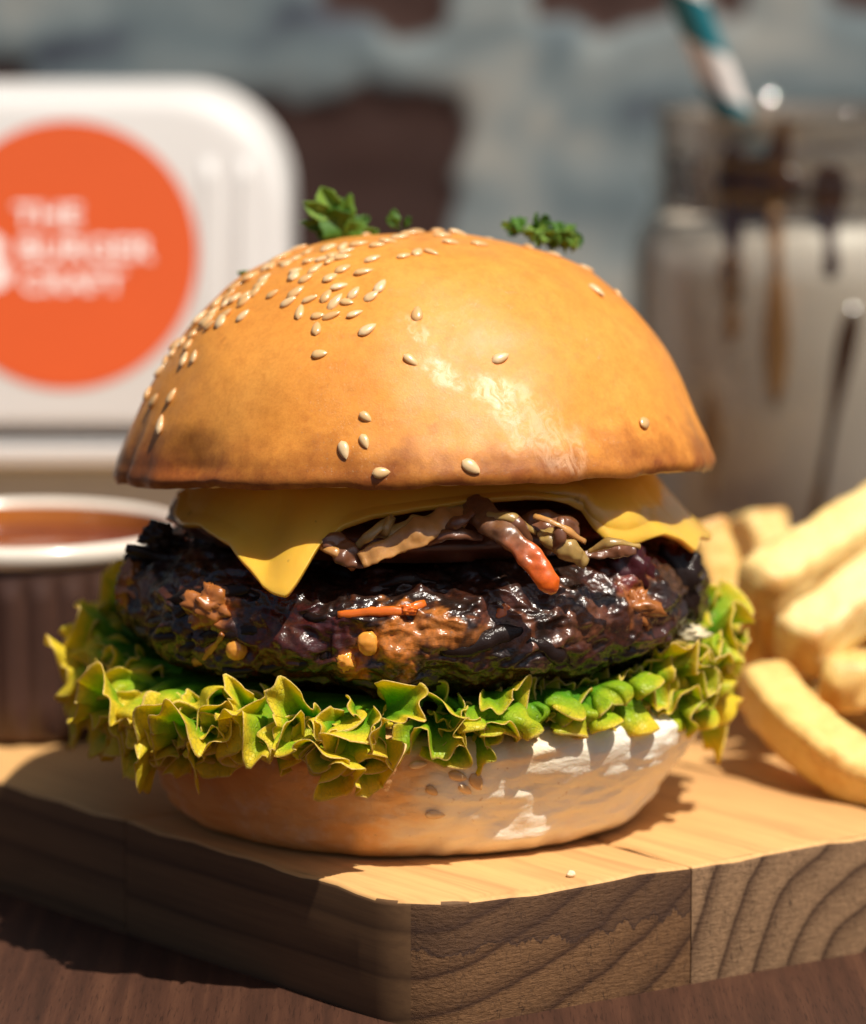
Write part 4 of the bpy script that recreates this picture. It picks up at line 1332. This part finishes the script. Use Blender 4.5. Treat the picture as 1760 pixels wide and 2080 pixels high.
# ------------------------------------------------------------------ jar of milkshake and straw
def build_jar():
    c = (8.95, 24.0, TZ)
    t = NT("clear_glass")
    lw = t.n("ShaderNodeLayerWeight")
    fres = t.math('ADD', t.math('MULTIPLY', t.math('POWER', lw.outputs['Facing'], 4.0), .55), .04)
    tb, gb, mx = t.n("ShaderNodeBsdfTransparent"), t.n("ShaderNodeBsdfGlossy"), t.n("ShaderNodeMixShader")
    tb.inputs[0].default_value = (.90, .91, .90, 1)
    gb.inputs['Roughness'].default_value = .06
    t.l(t.bump(t.noise(1.1, 3), .9, .16), gb.inputs['Normal'])
    t.l(fres, mx.inputs[0])
    t.l(tb.outputs[0], mx.inputs[1])
    t.l(gb.outputs[0], mx.inputs[2])
    t.l(mx.outputs[0], t.out.inputs[0])
    glass = t.m
    shake = m_simple("milkshake", (.66, .56, .47), .45, .22, .35, .1, 3)
    choc = m_simple("chocolate_syrup", (.045, .018, .009), .2, .4, 1.2, .2, 4, Coat_Weight=.5, Coat_Roughness=.1)
    caramel = m_simple("thin_syrup_film", (.26, .14, .06), .25, .3, 1.2, .2, 4, Coat_Weight=.5, Coat_Roughness=.1)
    e = empty("mason_jar", c, "glass mason jar of milkshake streaked with chocolate syrup, at the back right", "jar")
    H = onY(1500, 205, 24)[2] - TZ
    zs = onY(1500, 445, 24)[2] - TZ           # shoulder
    out = [(.05, 0), (3.6, 0), (4.0, .12), (4.2, .5), (4.22, 2), (4.22, zs - 1.2), (4.15, zs - .5), (3.85, zs + .1), (3.72, zs + .4), (3.68, zs + .7), (3.85, zs + .85), (3.85, zs + 1.05), (3.68, zs + 1.2), (3.66, zs + 1.5), (3.78, zs + 1.6), (3.78, zs + 1.72), (3.66, zs + 1.85), (3.64, H - .35), (3.74, H - .25), (3.76, H - .08), (3.68, H)]
    inn = [(3.52, H - .02), (3.48, H - .3), (3.48, zs + .6), (3.62, zs + .05), (3.95, zs - .5), (4.02, zs - 1.2), (4.02, .6), (3.8, .35), (.05, .3)]
    V, F = lathe(out + inn, 96, c)
    part("glass_body", V, F, glass, e, c)
    ft = NT("milky_film")
    tb, mx = ft.n("ShaderNodeBsdfTransparent"), ft.n("ShaderNodeMixShader")
    ft.set(Base_Color=ft.mix(ft.noise(.7, 4), (.24, .18, .14), (.44, .38, .32)), Roughness=.5)
    ft.l(ft.ramp(ft.noise(.8, 4, .6), [(.3, .60), (.65, .95)]), mx.inputs[0])
    ft.l(tb.outputs[0], mx.inputs[1])
    ft.l(ft.b.outputs[0], mx.inputs[2])
    ft.l(mx.outputs[0], ft.out.inputs[0])
    FV, FF = lathe([(3.46, zs + .3), (3.46, zs + 1.2), (3.46, H - .25)], 64, c)
    part("milk_film", FV, FF, ft.m, e, c)
    pr = [(.05, .34), (3.75, .4), (4.0, .65), (4.0, zs - 1.2), (3.93, zs - .5), (3.58, zs + .03), (3.3, zs + .25), (2.0, zs + .3), (.05, zs + .3)]
    V, F = lathe(pr, 96, c)
    part("milkshake", V, F, shake, e, c)
    # syrup: a wide smear inside the neck and runs down the wall (on the glass's inner side)
    def run(px, y0, y1, wpx, mat, dx=0, name="syrup_run", r_off=.0):
        V, W = [], []
        m, nn = 24, 7
        for k in range(m):
            s = k / (m - 1)
            py = y0 + (y1 - y0) * s
            x = onY(px + dx * s, py, c[1] - 3.9)[0] - c[0]
            z = onY(px, py, c[1] - 3.9)[2] - c[2]
            r = float(np.interp(z, [0, zs - 1.2, zs - .5, zs + .05, zs + .6, H], [4.02, 4.02, 3.95, 3.62, 3.5, 3.5])) - r_off
            wcm = wpx / 2 / 88 * (1 - .35 * s) * (.8 + .35 * math.sin(7 * s + px)) * math.sqrt(max(.05, 1 - ((s - .5) * 2) ** 8))
            for j in range(nn):
                q = j / (nn - 1) * 2 - 1
                xx = max(-r * .97, min(r * .97, x + q * wcm))
                V.append((c[0] + xx, c[1] - math.sqrt(r * r - xx * xx) + .0, c[2] + z))
        V = np.array(V)
        F = grid_faces(nn, m, False, True)
        o = part(name, V, F, mat, e, c)
        md = o.modifiers.new("thickness", 'SOLIDIFY')
        md.thickness, md.offset = .05 * S, 0
    run(1495, 300, 620, 62, choc)
    run(1490, 520, 690, 46, caramel)
    run(1580, 420, 820, 56, caramel)
    run(1600, 240, 430, 60, choc, -40)
    run(1550, 320, 440, 190, choc)
    run(1390, 330, 430, 110, choc)
    run(1690, 330, 560, 70, choc)
    run(1735, 620, 1110, 40, choc, -90)
    run(1450, 800, 1020, 44, caramel)
    run(1320, 420, 900, 26, caramel)
    # chocolate floating on top seen through the neck
    V, F = lathe([(3.15, zs + .32), (3.17, zs + .9), (3.12, zs + 1.0), (2.6, zs + .75), (.05, zs + .7)], 64, c, lambda p, k, r, z: r * (1 + .0 * p))
    part("chocolate_layer", V, F, m_simple("cocoa_foam", (.13, .075, .045), .4, .5, .8, .3, 3), e, c)
    # striped paper straw, leaning left
    st = NT("striped_straw_paper")
    sep = st.n("ShaderNodeSeparateXYZ")
    st.l(st.co(), sep.inputs[0])
    ang = st.math('DIVIDE', st.math('ARCTAN2', sep.outputs[1], sep.outputs[0]), 2 * math.pi)
    ph = st.math('FRACT', st.math('ADD', st.math('DIVIDE', sep.outputs[2], 2.8), ang))
    stripe = st.ramp(ph, [(.47, 0), (.49, 1)])
    st.set(Base_Color=st.mix(stripe, (.80, .74, .70), (.01, .16, .20)), Roughness=.55)
    p0 = onY(1392, -10, 22.6)
    p1 = onY(1487, 230, 23.4)
    d = p1 - p0
    L = np.linalg.norm(d)
    bot = p0 + d / L * (L + 2.5)
    top = p0 - d / L * 2.5
    axis = Vector(top - bot).normalized()
    LL = np.linalg.norm(top - bot)
    pr = [(.36, 0), (.43, 0), (.43, LL), (.36, LL), (.36, 0)]
    V, F = lathe(pr, 40)
    o = put("straw", mesh("straw", V, F, st.m), None, bot)
    o.data.set_sharp_from_angle(angle=R_(40))
    o.rotation_euler = axis.to_track_quat('Z', 'Y').to_euler()
    tag(o, "teal and white striped paper straw leaning left out of the jar", "straw")
build_jar()

# ------------------------------------------------------------------ crumb on the board
def crumb():
    c = onZ(1160, 1776, .06)
    V = []
    for j in range(11):
        th = math.pi * j / 10
        for i in range(16):
            p = 2 * math.pi * i / 16
            V.append((.08 * math.sin(th) * math.cos(p), .08 * math.sin(th) * math.sin(p), .06 * math.cos(th)))
    V = np.array(V)
    V = V * (1 + .35 * fbm(V * 12, 2, 3))[:, None] + c
    tag(solid("bread_crumb", V, grid_faces(16, 11, True), CRUMB, c), "tiny pale bread crumb on the board in front of the bun heel", "crumb")
crumb()
